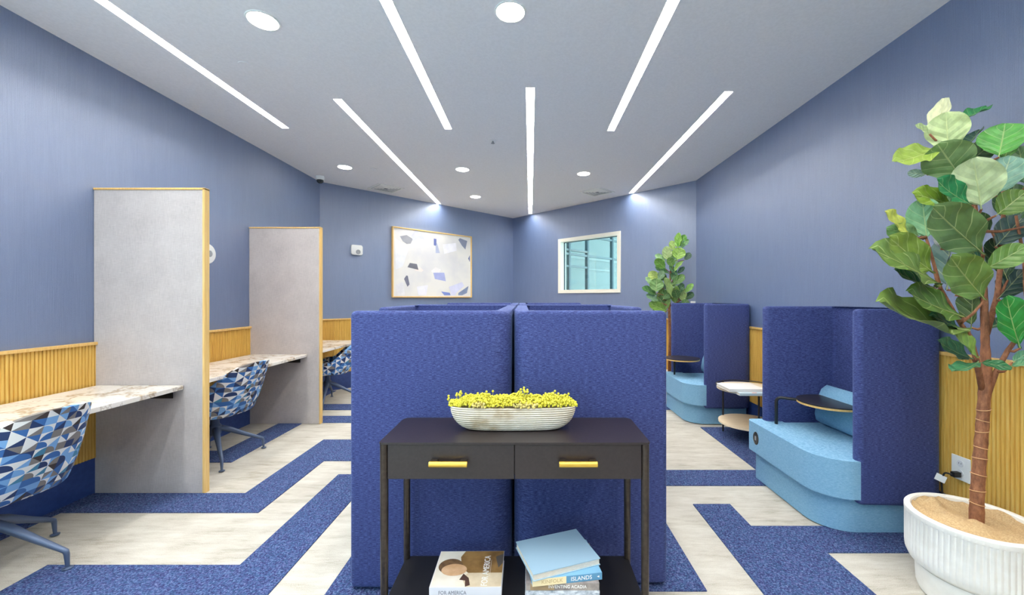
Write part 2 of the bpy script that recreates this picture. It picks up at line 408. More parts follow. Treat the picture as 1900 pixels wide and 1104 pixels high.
# window 1: cream frame, reveal and pane
wn = bpy.data.objects.new('window_1', None); sc.collection.objects.link(wn); wn['kind'] = 'structure'
wn.matrix_world = MR
fw = .06
b = BM()
for a in ((w0, w0+fw, wz0, wz1), (w1-fw, w1, wz0, wz1), (w0+fw, w1-fw, wz0, wz0+fw), (w0+fw, w1-fw, wz1-fw, wz1)):
    box(b, a[0], a[1], -.022, T+.02, a[2], a[3])
obj('window_frame', b, M_FRAME, wn)
b = BM()
for a in ((w0+fw, w0+fw+.012, wz0+fw, wz1-fw), (w1-fw-.006, w1-fw, wz0+fw, wz1-fw), (w0+fw, w1-fw, wz1-fw-.01, wz1-fw)):
    box(b, a[0], a[1], .08, .1, a[2], a[3])
obj('glazing_bead', b, plain('dark_glazing_bead', (40, 62, 80), .5), wn)
obj('pane', box(BM(), w0+fw, w1-fw, .088, .094, wz0+fw, wz1-fw), M_GLASS, wn)
# curtain wall of the lobby seen through it (plane Y - X = 8)
cw = bpy.data.objects.new('window_2', None); sc.collection.objects.link(cw); cw['kind'] = 'structure'
uL = Vector((1, 1, 0)).normalized(); vL = Vector((-1, 1, 0)).normalized(); O = Vector((.3, 8.9, 0))
O = Vector((0.30, 8.30, 0))
ML = Matrix(((uL.x, vL.x, 0, O.x), (uL.y, vL.y, 0, O.y), (0, 0, 1, 0), (0, 0, 0, 1)))
cw.matrix_world = ML
def cu_(X): return (X-.3)*math.sqrt(2)
for X in (.85, 1.32, 2.04, 2.9):
    obj('mullion', box(BM(), cu_(X)-.028, cu_(X)+.028, -.03, .05, 0, 3.4), plain('pale_mullion', (104, 118, 120), .4), cw)
for z, a, c, mm in ((2.33, .3, 3.4, 'm'), (2.79, 1.32, 3.4, 'm'), (2.42, .3, 1.32, 'm'), (2.06, .3, 1.32, 'm'), (1.1, .3, 3.4, 'm')):
    obj('transom', box(BM(), cu_(a), cu_(c), -.02, .04, z-.022, z+.022), plain('transom_grey', (120, 128, 128), .4), cw)
obj('pane', box(BM(), cu_(.3), cu_(3.4), .008, .014, 0, 3.4), M_GLASS, cw)
# pale facade beyond the glass
fa = thing('facade', 'pale facade with tall bright windows seen through the interior window', 'building', (0, 0, 0))
fa.matrix_world = ML @ Matrix.Translation((0, 1.7, 0))
M_PALE = speck('pale_teal_render', (158, 146, 140), (168, 156, 150), 12, rough=.8, bump=0)
b = BM()
cols = [(-2.5, -.55), (-.33, .0), (.22, .38), (.75, 5.5)]
for a in cols: box(b, a[0], a[1], 0, .12, 0, 2.15)
box(b, -2.5, 5.5, 0, .12, 2.15, 3.4); 
obj('wall', b, M_PALE, fa)
b = BM(); box(b, -2.5, 5.5, -.02, 0, 1.74, 1.765); box(b, -2.5, 5.5, -.05, 0, 2.2, 2.26); box(b, -2.5, 5.5, -.05, 0, 2.5, 2.6)
obj('cornice', b, plain('pale_cornice', (176, 160, 154), .6), fa)
# rear wall behind the viewer: glazed, daylight comes in here
b = BM()
box(b, XL, XR, YB-T, YB, 0, .25); box(b, XL, XR, YB-T, YB, 2.8, ZC); box(b, XL, XL+.2, YB-T, YB, .25, 2.8); box(b, XR-3.2, XR, YB-T, YB, .25, 2.8)
struct('wall_rear', b, M_WALL)
w3 = bpy.data.objects.new('window_3', None); sc.collection.objects.link(w3); w3['kind'] = 'structure'; w3.location = (0, YB-.06, 0)
for x in (XL+.22, -1.8, XR-3.23): obj('mullion', box(BM(), x-.025, x+.025, -.04, .04, .25, 2.8), M_TEAL, w3)
# lobby ceiling beyond back wall
struct('trim_5', box(BM(), -1.2, 5.8, 8.95, 13.5, 3.4, 3.5), M_CEIL)

# wainscot and base along a wall, built in a local frame (u along wall, v into room)
def wains(idx, side, P0, P1, m=M_OAK, z0=.25, z1=1.055, first=0):
    P0 = Vector((P0[0], P0[1], 0)); P1 = Vector((P1[0], P1[1], 0)); u = (P1-P0).normalized(); v = Vector((0, 0, 1)).cross(u)
    M = Matrix(((u.x, v.x, 0, P0.x), (u.y, v.y, 0, P0.y), (0, 0, 1, 0), (0, 0, 0, 1))); L = (P1-P0).length
    rt = bpy.data.objects.new('trim_%d' % idx, None); sc.collection.objects.link(rt); rt['kind'] = 'structure'; rt.matrix_world = M
    pw = .30; pitch = .02; n = int(L//pw); me = None
    b = BM(); box(b, .001, pw-.002, .0, .008, z0, z1-.02)
    for k in range(15):
        x = .001+k*pitch; d = .0155
        pr = [(x+.001, .008), (x+.003, d), (x+pitch-.0055, d), (x+pitch-.0035, .008)]
        lo = [b.verts.new((p[0], p[1], z0)) for p in pr]; hi = [b.verts.new((p[0], p[1], z1-.02)) for p in pr]
        for q in range(3): b.faces.new((lo[q], hi[q], hi[q+1], lo[q+1]))
        b.faces.new(hi); b.faces.new(lo)
    o0 = obj('panel', b, m, rt)
    for k in range(1, n):
        o = o0.copy(); sc.collection.objects.link(o); o.location.x = k*pw
    if L-n*pw > .02:
        o = o0.copy(); sc.collection.objects.link(o); o.location.x = n*pw; o.scale.x = (L-n*pw)/pw
    obj('cap_rail', bbox(0, L, 0, .03, z1-.02, z1, .003), M_OAKB, rt)
    bb = struct('baseboard_'+side, box(BM(), 0, L, 0, .01, 0, z0), M_NAVY); bb.matrix_world = M
wains(1, 'left', (XL, YL), (XL, -.6))
wains(2, 'back_left', (cX, cY), (XL, YL))
wains(3, 'back_right', (XR, YR), (cX, cY))
wains(4, 'right', (XR, -.6), (XR, YR))

# ------------------------------------------------------------------ ceiling fittings
for x, y, lb in ((-1.618, 2.44, 'round downlight between the two left light strips near the top edge'), (-.117, 2.366, 'round downlight at top centre of the ceiling, above the console'),
              (-2.38, 5.17, 'small round downlight near the dome camera on the left'), (-.886, 5.26, 'round downlight just left of the centre strip, second from the back corner'),
              (.72, 5.44, 'round downlight right of the centre strip beside a square vent'), (-.91, 6.68, 'farthest and smallest round downlight, nearest the back corner')):
    t = thing('downlight', 'white '+lb, 'ceiling light', (x, y, ZC), group='round downlights')
    b = BM(); n = 40
    ro = [[b.verts.new((r_*math.cos(2*PI*k/n), r_*math.sin(2*PI*k/n), z)) for k in range(n)] for r_, z in ((.094, -.0005), (.092, -.005), (.083, -.006), (.081, -.0005))]
    for i in range(3):
        for k in range(n): b.faces.new((ro[i][k], ro[i][(k+1) % n], ro[i+1][(k+1) % n], ro[i+1][k]))
    obj('trim_ring', b, M_WHITE, t, smooth=40)
    obj('lens', prism(circle(0, 0, .081), -.004, -.001), M_DOWN, t)
def vent(x, y, lb):
    t = thing('ceiling_vent', lb, 'vent', (x, y, ZC), PI/4, group='square ceiling vents')
    h = .2; b = BM()
    for a in ((-h, h, -h, -h+.03), (-h, h, h-.03, h), (-h, -h+.03, -h+.03, h-.03), (h-.03, h, -h+.03, h-.03)): box(b, *a, -.008, -.0005)
    obj('frame', b, M_WHITE, t)
    obj('backing', box(BM(), -h+.03, h-.03, -h+.03, h-.03, -.002, -.0005), plain('vent_shadow', (146, 150, 156), .8), t)
    for q in range(4):
        for k in range(4):
            s = .03+k*.034; b = BM()
            vs = [b.verts.new(p) for p in ((-s, -s, -.009), (s, -s, -.009), (s+.025, -s-.025, -.0055), (-s-.025, -s-.025, -.0055))]
            b.faces.new(vs); r = bmesh.ops.extrude_face_region(b, geom=b.faces[:]); bmesh.ops.translate(b, verts=[v for v in r['geom'] if isinstance(v, bmesh.types.BMVert)], vec=(0, 0, .0015))
            bmesh.ops.rotate(b, verts=b.verts[:], matrix=Matrix.Rotation(q*PI/2, 3, 'Z'))
            obj('slat', b, M_WHITE, t)
vent(-2.21, 6.17, 'square white slatted ceiling vent left of the slanting strip'); vent(1.06, 6.38, 'square white slatted ceiling vent near the right back wall')
for x, y, lb in ((-2.05, 2.9, 'thin round cover plate beside the far left light strip'), (-2.04, 5.24, 'tiny round cover plate near the left ceiling vent'), (.4, 5.32, 'tiny round cover plate right of the centre strip')):
    tag(obj('sprinkler_cover', lathe(BM(), [(.045, -.0005), (.045, -.004), (.042, -.006)], x, y, 28).copy() if False else lathe(BM(), [(.045, ZC-.0005), (.045, ZC-.004), (.042, ZC-.006)], x, y, 28), M_CEIL), lb, 'sprinkler cover', 'flush ceiling cover plates')
t = thing('sprinkler', 'small ceiling sprinkler head left of the centre strip', 'sprinkler', (-.4, 4.3, ZC))
obj('escutcheon', lathe(BM(), [(.04, -.0005), (.04, -.004), (.018, -.008)], n=24), M_CEIL, t); obj('head', lathe(BM(), [(.009, -.008), (.009, -.025), (.02, -.028), (.02, -.031)], n=16), M_GREYP, t)
t = thing('security_camera', 'small dome security camera on the ceiling in the left corner', 'camera', (-2.90, 5.56, ZC))
obj('housing', lathe(BM(), [(.055, -.0005), (.058, -.03), (.05, -.05), (.044, -.052)], n=32), M_WHITE, t, smooth=40)
obj('dome', lathe(BM(), [(.044, -.052), (.043, -.07), (.036, -.086), (.022, -.096), (.004, -.1)], n=32), plain('smoked_dome', (22, 30, 36), .08), t, smooth=True)

# ------------------------------------------------------------------ wall fittings
def on_bl(x, y):  # photo pixel -> point on the left angled back wall
    d = (YL-XL)/(1-(x-VX)/F); return pxw(x, y, d)
uB = Vector((1, 1, 0)).normalized(); vB = Vector((1, -1, 0)).normalized()   # along the wall, into room
def frameM(p, u, v): return Matrix(((u.x, v.x, 0, p.x), (u.y, v.y, 0, p.y), (0, 0, 1, p.z), (0, 0, 0, 1)))
p = on_bl(661, 464)
t = thing('alarm_speaker', 'white rectangular wall alarm with a small round lens, left of the painting', 'alarm'); t.matrix_world = frameM(p, uB, vB)
pts = rrect(-.085, .085, -.075, .075, .022, 6)
b = prism(pts, 0, .035, .008, 2); bmesh.ops.rotate(b, verts=b.verts[:], matrix=Matrix.Rotation(PI/2, 3, 'X')); bmesh.ops.transform(b, matrix=Matrix.Diagonal((1, -1, 1, 1)), verts=b.verts[:])
obj('housing', b, M_WHITE, t, smooth=40)
b = BM(); lathe(b, [(.034, .034), (.034, .042), (.026, .045), (.026, .040)], n=24); bmesh.ops.rotate(b, verts=b.verts[:], matrix=Matrix.Rotation(-PI/2, 3, 'X')); bmesh.ops.translate(b, verts=b.verts[:], vec=(.015, 0, -.03))
obj('lens_ring', b, M_GREYP, t)
t = thing('wall_strobe', 'round white wall fixture peeking past the first divider on the left wall', 'alarm', (XL, 3.77, 1.775))
b = lathe(BM(), [(.095, .0005), (.095, .02), (.088, .03), (.05, .036)], n=40); bmesh.ops.rotate(b, verts=b.verts[:], matrix=Matrix.Rotation(PI/2, 3, 'Y')); obj('housing', b, M_WHITE, t, smooth=40)
b = lathe(BM(), [(.03, .036), (.03, .045), (.02, .05)], n=24); bmesh.ops.rotate(b, verts=b.verts[:], matrix=Matrix.Rotation(PI/2, 3, 'Y')); obj('lens', b, M_GREYP, t)
# painting
p0 = on_bl(726, 551.9); p1 = on_bl(872.8, 551.3); PW = (p1-p0).length; p0.z = 1.37; PHt = 1.16
t = thing('painting', 'large abstract painting in pale oak frame on the left back wall', 'painting'); t.matrix_world = frameM(p0, uB, vB)
fr = .018
for a in ((0, fr, 0, PHt), (PW-fr, PW, 0, PHt), (fr, PW-fr, 0, fr), (fr, PW-fr, PHt-fr, PHt)):
    obj('frame_bar', bbox(a[0], a[1], .001, .05, a[2], a[3], .001, 1), M_OAKB, t)
tc_ = NT('canvas', .8); n_ = tc_.noise(tc_.coord(), 2.2, 3); tc_.col(tc_.ramp(n_, [(.35, (212, 210, 212)), (.6, (226, 223, 218))])); M_CANV = tc_.m
obj('canvas', box(BM(), fr, PW-fr, .004, .034, fr, PHt-fr), M_CANV, t)
arts = [((222, 222, 226), [(590, 560), (680, 620), (640, 740), (595, 760)]), ((214, 212, 216), [(595, 860), (640, 840), (655, 922), (605, 922)]),
        ((228, 226, 232), [(895, 600), (980, 590), (985, 640), (905, 660)]), ((224, 222, 234), [(730, 870), (800, 860), (790, 922), (740, 922)]),
        ((234, 220, 214), [(715, 765), (745, 740), (772, 765), (760, 775)]), ((226, 222, 222), [(820, 770), (850, 745), (885, 760), (860, 800)]),
        ((148, 148, 154), [(622, 548), (665, 540), (705, 565), (690, 595), (665, 597), (640, 580)]), ((198, 198, 214), [(693, 545), (718, 508), (765, 530), (780, 570), (740, 560), (705, 578)]),
        ((96, 106, 160), [(838, 562), (855, 565), (855, 610), (838, 605)]), ((172, 178, 202), [(850, 612), (858, 590), (877, 655), (850, 655)]),
        ((126, 132, 154), [(995, 570), (1005, 560), (1052, 578), (1040, 632), (1020, 610)]), ((104, 104, 114), [(670, 745), (685, 718), (730, 725), (740, 762)]),
        ((106, 106, 124), [(648, 820), (662, 798), (672, 800), (683, 855), (670, 870)]), ((160, 166, 208), [(835, 780), (905, 780), (915, 835), (845, 820)]),
        ((204, 204, 226), [(935, 870), (1020, 840), (1032, 865), (985, 905), (975, 924), (950, 924)]), ((112, 128, 190), [(885, 900), (940, 908), (945, 924), (905, 924)]),
        ((122, 134, 164), [(995, 910), (1060, 865), (1050, 910), (1020, 924), (995, 924)]), ((96, 106, 150), [(1058, 690), (1068, 668), (1068, 712)])]
for k, (c, ps) in enumerate(arts):
    b = BM(); vs = []
    for (zx, zy) in ps:
        q = on_bl(560+zx/3.45, 280+zy/3.45); u = (q-p0).dot(uB)
        vs.append(b.verts.new((min(max(u, fr+.003), PW-fr-.003), .0342, min(max(q.z-p0.z, fr+.003), PHt-fr-.003))))
    b.faces.new(vs); r = bmesh.ops.extrude_face_region(b, geom=b.faces[:]); bmesh.ops.translate(b, verts=[v for v in r['geom'] if isinstance(v, bmesh.types.BMVert)], vec=(0, .0006+k*.00005, 0))
    obj('painted_shape', b, speck('paint_%d' % k, c, tuple(min(255, v+10) for v in c), 9, bump=0, rough=.8), t)
# white switch plate on the right back wall
t = tag(obj('switch_plate', bbox(-.035, .035, 0, .008, -.06, .06, .003), M_WHITE), 'small white wall plate just above the far wall booth', 'switch')
sx_ = 8.13/(1+(1286-VX)/F); t.matrix_world = frameM(Vector(((1286-VX)*sx_/F, sx_-.001, 1.255)), Vector((-1, 1, 0)).normalized(), Vector((-1, -1, 0)).normalized())

# ------------------------------------------------------------------ workstations on the left
def divider(y, lb):
    t = thing('divider_panel', lb, 'divider', (XL, y, 0), group='grey linen divider panels')
    L = .765; H = 2.125; e = .012; D = .045
    b = bbox(.002, L, .006, D-.006, .002, H-e, .001, 1); obj('fabric_panel', b, M_LINEN, t)
    obj('edge_post', bbox(L-.004, L+.012, 0, D, .0, H, .002, 1), M_OAKB, t)
    obj('top_rail', bbox(.002, L+.012, 0, D, H-e, H+.002, .002, 1), M_OAKB, t)
divider(2.80, 'tall grey linen divider with oak edge, nearest the viewer'); divider(4.35, 'farther tall grey linen divider with oak edge')
def desk(y0, y1, lb, br=True):
    t = thing('wall_desk', lb, 'desk', (XL, y0, 0), group='quartz wall desks')
    L = y1-y0
    obj('worktop', bbox(.032, .63, 0.002, L-.002, .724, .754, .003), M_MARBLE, t)
    for yy in ((L-.05, .0) if br else (.0,)):
        b = BM(); box(b, .04, .56, yy+.006, yy+.046, .718, .7235); box(b, .04, .56, yy+.04, yy+.046, 0.664, .718) if yy > .1 else box(b, .04, .56, yy+.004, yy+.01, 0.664, .718)
        obj('bracket', b, M_BLACK, t)
desk(.55, 2.803, 'veined white quartz wall desk in front of the nearest divider'); desk(2.847, 4.353, 'veined white quartz wall desk between the two dividers'); desk(4.397, 5.80, 'veined white quartz wall desk beyond the farther divider')

def rim(th):
    a = abs(math.degrees(th))
    def ss(x, a0, a1): x = min(max((x-a0)/(a1-a0), 0), 1); return x*x*(3-2*x)
    return .835 - .02*ss(a, 15, 40) - .25*ss(a, 28, 82) - .135*ss(a, 88, 150)
def chair(name_label, loc, rz, src=None):
    t = thing('swivel_chair', name_label, 'chair', loc, rz, 'patterned swivel desk chairs')
    n, m = 72, 18; b = BM(); uvl = b.loops.layers.uv.new('UVMap'); V = []; UV = {}
    for k in range(n):
        th = -PI + 2*PI*k/n; c, s = math.cos(th), math.sin(th); q = (abs(c)**2.8+abs(s)**2.8)**(-1/2.8)
        zr = rim(th); back = max(0, math.cos(th))
        row = []; sl = 0; last = None
        for j in range(m+1):
            f = j/m
            if f < .4:
                g = f/.4; r = .05+(.19)*g; z = .385 + .012*g; x = c*q*(r*1.0); y = s*q*r
            else:
                g = (f-.4)/.6; z = .397 + (zr-.397)*(1-math.cos(g*PI/2)**1.0)**1.0 if False else .397+(zr-.397)*g**1.25
                hh = max(0, (z-.397))/.44; bul = math.sin(min(g*1.2, 1)*PI/2)
                rx = .24 + .035*bul + (.165*back**.8*hh); ry = .24+.035*bul - .035*hh*back
                x = c*q*rx; y = s*q*ry
            pnt = Vector((x, y, z))
            if last is not None: sl += (pnt-last).length
            last = pnt; row.append((pnt, (th*.30, sl)))
        V.append(row)
    outer = [[b.verts.new(p) for p, _ in row] for row in V]
    inner = []
    for k, row in enumerate(V):
        rr = []
        for j, (p_, _) in enumerate(row):
            nrm = Vector((-p_.x, -p_.y, 0)); nrm = nrm.normalized()*(1 if j > 6 else 0) + Vector((0, 0, 1))*(0 if j > 8 else (1 if j < 7 else .6))
            nrm.normalize(); rr.append(b.verts.new(p_+nrm*.03))
        inner.append(rr)
    for L_, flip in ((outer, False), (inner, True)):
        for k in range(n):
            k2 = (k+1) % n
            for j in range(m):
                fc = b.faces.new((L_[k][j], L_[k2][j], L_[k2][j+1], L_[k][j+1]) if not flip else (L_[k][j], L_[k][j+1], L_[k2][j+1], L_[k2][j]))
                for lp in fc.loops:
                    vi = lp.vert; kk = k if vi in (L_[k][j], L_[k][j+1]) else k+1; jj = j if vi in (L_[k][j], L_[k2][j]) else j+1
                    lp[uvl].uv = ((-PI+2*PI*kk/n)*.30, V[kk % n][jj][1][1])
    for k in range(n):
        k2 = (k+1) % n; fc = b.faces.new((outer[k][m], outer[k2][m], inner[k2][m], inner[k][m]))
        for lp in fc.loops: lp[uvl].uv = ((-PI+2*PI*(k)/n)*.30, V[k][m][1][1])
    b.faces.new([o_[0] for o_ in outer][::-1]); b.faces.new([o_[0] for o_ in inner])
    obj('shell', b, M_CHAIR, t, smooth=60, keepn=True)
    b = prism(rrect(-.25, .17, -.19, .19, .07), .43, .475, .018, 3); uv = b.loops.layers.uv.new('UVMap')
    for f_ in b.faces:
        for lp in f_.loops: lp[uv].uv = (lp.vert.co.y, lp.vert.co.x+lp.vert.co.z)
    obj('seat_cushion', b, M_CHAIR, t, smooth=50)
    b = lathe(BM(), [(.03, .205), (.042, .215), (.045, .285), (.032, .3), (.028, .355), (.11, .372), (.12, .384)], n=28); obj('swivel_column', b, M_CHLEG, t, smooth=40)
    for q in range(4):
        a = PI/4+q*PI/2; c, s = math.cos(a), math.sin(a); b = BM()
        tube(b, [(c*.03, s*.03, .262), (c*.10, s*.10, .232), (c*.22, s*.22, .163), (c*.325, s*.325, .104), (c*.341, s*.341, .094), (c*.345, s*.345, .080), (c*.35, s*.35, .012)], [.024, .023, .017, .0125, .0125, .0115, .008], 12)
        lg = obj('leg', b, M_CHLEG, t, smooth=40); lg.rotation_euler.z = -.60
        obj('glide', lathe(BM(), [(.02, .0065), (.021, .011), (.009, .016)], c*.35, s*.35, 20), M_CHLEG, lg)
    return t
c1 = chair('patterned blue and white swivel chair nearest the viewer, cropped by the left edge', (-2.66, 1.96, 0), -.02)
c2 = dup(c1, (-2.66, 3.40, 0), -.10, 'patterned blue and white swivel chair between the two dividers')
for c_ in [q for q in c2.children if q.name.startswith('leg')]: c_.rotation_euler.z = .10
c3 = dup(c1, (-2.62, 5.21, 0), .42, 'patterned blue and white swivel chair at the farthest desk, partly behind the booths')
for c_ in [q for q in c3.children if q.name.startswith('leg')]: c_.rotation_euler.z = -.47-.42

# ------------------------------------------------------------------ wall booths on the right
def seatblock(t, x0, x1, y0, y1, r, zs=(.205, .43), plinth=(.0, .178)):
    obj('plinth', prism(rrect(x0+.055, x1, y0+.05, y1-.05, (r, .02, .02, r), 10), .008, .20, .012, 2), M_SKYF, t, smooth=40)
    obj('seat', prism(rrect(x0, x1, y0, y1, (r+.02, .02, .02, .06), 10), zs[0], zs[1], .03, 4), M_SKYF, t, smooth=50)
def booth(y, lb, disc):
    t = thing('privacy_booth', lb, 'booth chair', (0, y, 0), group='high sided booth chairs against the right wall')
    path = arc_path([(1.885, .035, 0), (2.325, .035, 0), (2.325, .795, 0), (1.80, .795, 0)], .055, 6)
    obj('privacy_screen', shell(path, .07, .185, 1.297), M_NAVYF, t, smooth=50)
    # plinth and seat; the seat's near side shows beyond the screen
    obj('plinth', prism(rrect(1.70, 2.33, .05, .80, (.19, .03, .03, .05), 12), .008, .235, .012, 2), M_SKYF, t, smooth=40)
    b = prism(rrect(1.665, 1.895, .006, .828, (.20, .004, .004, .045), 12), .215, .432, .028, 4)
    box(b, 1.88, 2.285, .075, .755, .215, .425)
    b2 = obj('seat', b, M_SKYF, t, smooth=50)
    b = BM(); pr = [(2.285, .43), (2.165, .43), (2.125, .455), (2.115, .50), (2.13, .60), (2.165, .685), (2.205, .715), (2.25, .70), (2.285, .66)]
    lo = [b.verts.new((x, .09, z)) for x, z in pr]; hi = [b.verts.new((x, .74, z)) for x, z in pr]
    b.faces.new(lo); b.faces.new(hi[::-1])
    for i in range(len(pr)): b.faces.new((lo[i], hi[i], hi[(i+1) % len(pr)], lo[(i+1) % len(pr)]))
    bmesh.ops.bevel(b, geom=[e for e in b.edges if abs(e.verts[0].co.y-e.verts[1].co.y) < .01], offset=.022, segments=3, profile=.5, affect='EDGES')
    obj('lumbar_cushion', b, M_SKYF, t, smooth=60)
    dx, dy, ax, ay = disc
    ta = obj('tablet_table', prism(circle(dx, dy, .20, n=56), .636, .643), plain('black_laminate', (40, 36, 40), .35), t)
    obj('oak_edge', prism(circle(dx, dy, .199, n=56), .622, .636, .004, 2), M_OAKB, ta, smooth=40)
    b = BM()
    pth = arc_path([(ax, ay, .43), (ax, ay, .63), (dx-.02, dy, .628)], .035, 6)
    tube(b, pth, .011, 10); obj('support_arm', b, M_BLACK, t, smooth=True)
    u = obj('power_outlet', prism(circle(0, 0, .034, .047, 32), 0, .006, .002, 2), plain('outlet_black', (30, 30, 32), .3), t, smooth=40); u.matrix_local = Matrix(((0, 0, -1, 1.668), (-1, 0, 0, .70), (0, 1, 0, .325), (0, 0, 0, 1)))
    b = BM(); box(b, -.008, .008, -.014, .016, .006, .008); obj('socket', b, M_GREYP, u)
    return t
booth(2.275, 'indigo high sided booth chair with sky blue seat, nearest on the right wall', (2.085, .525, 1.815, .70))
booth(4.275, 'farther indigo high sided booth chair with sky blue seat, behind the side table', (1.82, .56, 1.75, .62))

# central back to back booths (near pair and far pair), mirrored left and right
def central(side, y, hw, hw2, L, J, lb, th=math.radians(1.0)):
    s = side
    t = thing('privacy_booth', lb, 'booth chair', (-.083 - math.sin(th)*(y-1.87), y, 0), th, 'indigo booth chairs back to back in the middle')
    g = .007
    pts = [(s*(hw-.03), .035, 0), (s*(g+.035), .035, 0), (s*(g+.035), L-.035, 0), (s*(hw2-.035), L-.035, 0)]
    if J: pts.append((s*(hw2-.035), L-J, 0))
    obj('privacy_screen', shell(arc_path(pts, .06, 7), .07, .018, 1.30), M_NAVYF, t, smooth=50)
    x0, x1 = sorted((s*(g+.08), s*(hw-.03)))
    obj('seat', prism(rrect(x0, x1, .08, L-.08, .04), .21, .43, .03, 3), M_SKYF, t, smooth=50)
    obj('plinth', prism(rrect(x0+.03, x1-.03, .1, L-.1, .04), .008, .209, .01, 2), M_SKYF, t, smooth=50)
    bx0, bx1 = sorted((s*(g+.075), s*(g+.2)))
    obj('lumbar_cushion', bbox(bx0, bx1, .1, L-.1, .432, .70, .04, 4), M_SKYF, t, smooth=50)
central(-1, 1.87, .757, .90, 1.52, .72, 'left one of the two nearest indigo booths behind the console')
central(1, 1.875, .733, .84, 1.52, .72, 'right one of the two nearest indigo booths behind the console')
central(-1, 3.75, .95, .93, 1.45, 0, 'left one of the two far indigo booths, only its top showing')
central(1, 3.75, .90, .80, 1.45, 0, 'right one of the two far indigo booths, only its top showing')

# side table between wall booths
t = thing('side_table', 'round two tier side table with thin black legs between the wall booths', 'side table', (2.08, 3.86, 0))
obj('table_top', prism(circle(0, 0, .27, n=56), .485, .505, .004, 2), M_BIRCH, t, smooth=40)
obj('lower_shelf', prism(circle(.02, .02, .265, n=56), .155, .172, .004, 2), M_BIRCH, t, smooth=40)
b = BM(); tube(b, [(.275*math.cos(a), .275*math.sin(a), .518) for a in [-.1+(PI+.6)*k/36 for k in range(37)]], .005, 8); obj('rim_rail', b, M_BLACK, t, smooth=True)
for x, y in ((-.12, .24), (-.045, -.27), (.24, .1)):
    obj('leg', tube(BM(), [(x, y, .0065), (x, y, .518 if y > 0 else .485)], .008, 10), M_BLACK, t, smooth=40)
def book(lb, M, wx, dy, th, cover, spine=None, hard=True, group=None, page=(236, 228, 214)):
    """origin at bottom centre, x along spine, spine on -y side"""
    t = thing('book', lb, 'book', group=group); t.matrix_world = M
    ct = .0025
    obj('pages', box(BM(), -wx/2+.003, wx/2-.003, -dy/2+.003, dy/2-.003, ct, th-ct), speck('paper', page, tuple(max(0, v-30) for v in page), 60, (1, 1, 30), bump=.0003), t)
    b = BM(); box(b, -wx/2, wx/2, -dy/2, dy/2, 0, ct); box(b, -wx/2, wx/2, -dy/2, dy/2, th-ct, th); 
    if spine is not False: box(b, -wx/2, wx/2, -dy/2, -dy/2+ct, ct, th-ct)
    obj('cover', b, cover if not isinstance(cover, tuple) else plain('book_cover', cover, .35), t)
    return t
def Mt(x, y, z, a=0): return Matrix.Translation((x, y, z)) @ Matrix.Rotation(a, 4, 'Z')
book('white book with pale blue and orange cover under another on the side table', Mt(1.99, 3.66, .506), .32, .28, .022, (206, 224, 232), group='books on the side table')
o = book('plain white book on top of the pair on the side table', Mt(1.925, 3.70, .529, -.02), .315, .265, .024, (238, 236, 234), group='books on the side table')
mo = plain('orange_print', (222, 120, 70), .4); k = [c for c in bpy.data.objects if c.name == 'book'][0]
obj('cover_print', box(BM(), -.045, -.005, -.133, -.115, .0221, .0224), mo, k, label='small orange print'); obj('cover_print', box(BM(), .06, .11, -.128, -.11, .0221, .0224), mo, k, label='orange print')

# ------------------------------------------------------------------ console table
t = thing('console_table', 'dark bronze console table with two drawers and gold pulls in the foreground', 'console table', (-.059, 1.505, 0))
HW = .508; DP = .315
b = prism(rrect(-HW, HW, 0, DP, (.012, .012, .03, .03), 5), .812, .82, .0015, 1); obj('table_top', b, M_ESP, t)
obj('case', box(BM(), -HW+.032, HW-.032, .022, DP-.02, .69, .812), M_ESP, t)
for s in (-1, 1):
    x0, x1 = sorted((s*.0015, s*(HW-.033)))
    dr = obj('drawer', bbox(x0, x1, .004, .021, .682, .811, .001, 1), M_ESP, t)
    hc = (s*(HW-.033))/2+(-.002 if s > 0 else -.006)
    b = BM(); tube(b, [(hc-.07, -.022, .748), (hc+.07, -.022, .748)], .0105, 20); h = obj('handle', b, M_GOLD, dr, smooth=40)
    for q in (-.055, .055): obj('handle_post', box(BM(), hc+q-.012, hc+q+.012, -.016, .004, .747, .758), plain('handle_post_dark', (40, 32, 24), .4), h)
for x in (-HW+.016, HW-.016):
    for y, in ((.016,), (DP-.02,)):
        obj('leg', tube(BM(), [(x, y, 0), (x, y, .812)], [.0135, .0155], 24), M_LEG, t, smooth=40)
obj('lower_shelf', prism(rrect(-HW+.012, HW-.012, .012, DP-.006, .02, 4), .185, .20, .001, 1), M_BLACK, t)
# planter with yellow flowers
px0, py0, pz0 = -.071, 1.672, .8205
t = thing('planter', 'long ribbed whitewashed planter bowl filled with yellow button flowers on the console', 'planter', (px0, py0, pz0), .01)
def prof(z):  # half length, half width at height fraction
    f = z/.098; e = math.sqrt(max(0, 1-(1-f)**2)); return .165+.094*e, .035+.03*e
b = BM(); NR = 44; rings = []
def ringp(a, w_, z, n=72): return [b.verts.new((a*math.copysign(abs(math.cos(q))**.62, math.cos(q)), w_*math.copysign(abs(math.sin(q))**.7, math.sin(q)), z)) for q in [2*PI*i/n for i in range(n)]]
for i in range(NR+1):
    z = .098*i/NR; a, w_ = prof(z); o_ = .0016 if (i//2) % 2 == 0 else 0
    rings.append(ringp(a-o_, w_-o_, z))
for i in range(3): rings.append(ringp(prof(.098)[0]-.006, prof(.098)[1]-.006, .098-i*.012))
for i in range(len(rings)-1):
    for k in range(72): b.faces.new((rings[i][k], rings[i][(k+1) % 72], rings[i+1][(k+1) % 72], rings[i+1][k]))
b.faces.new(rings[0][::-1]); b.faces.new(rings[-1])
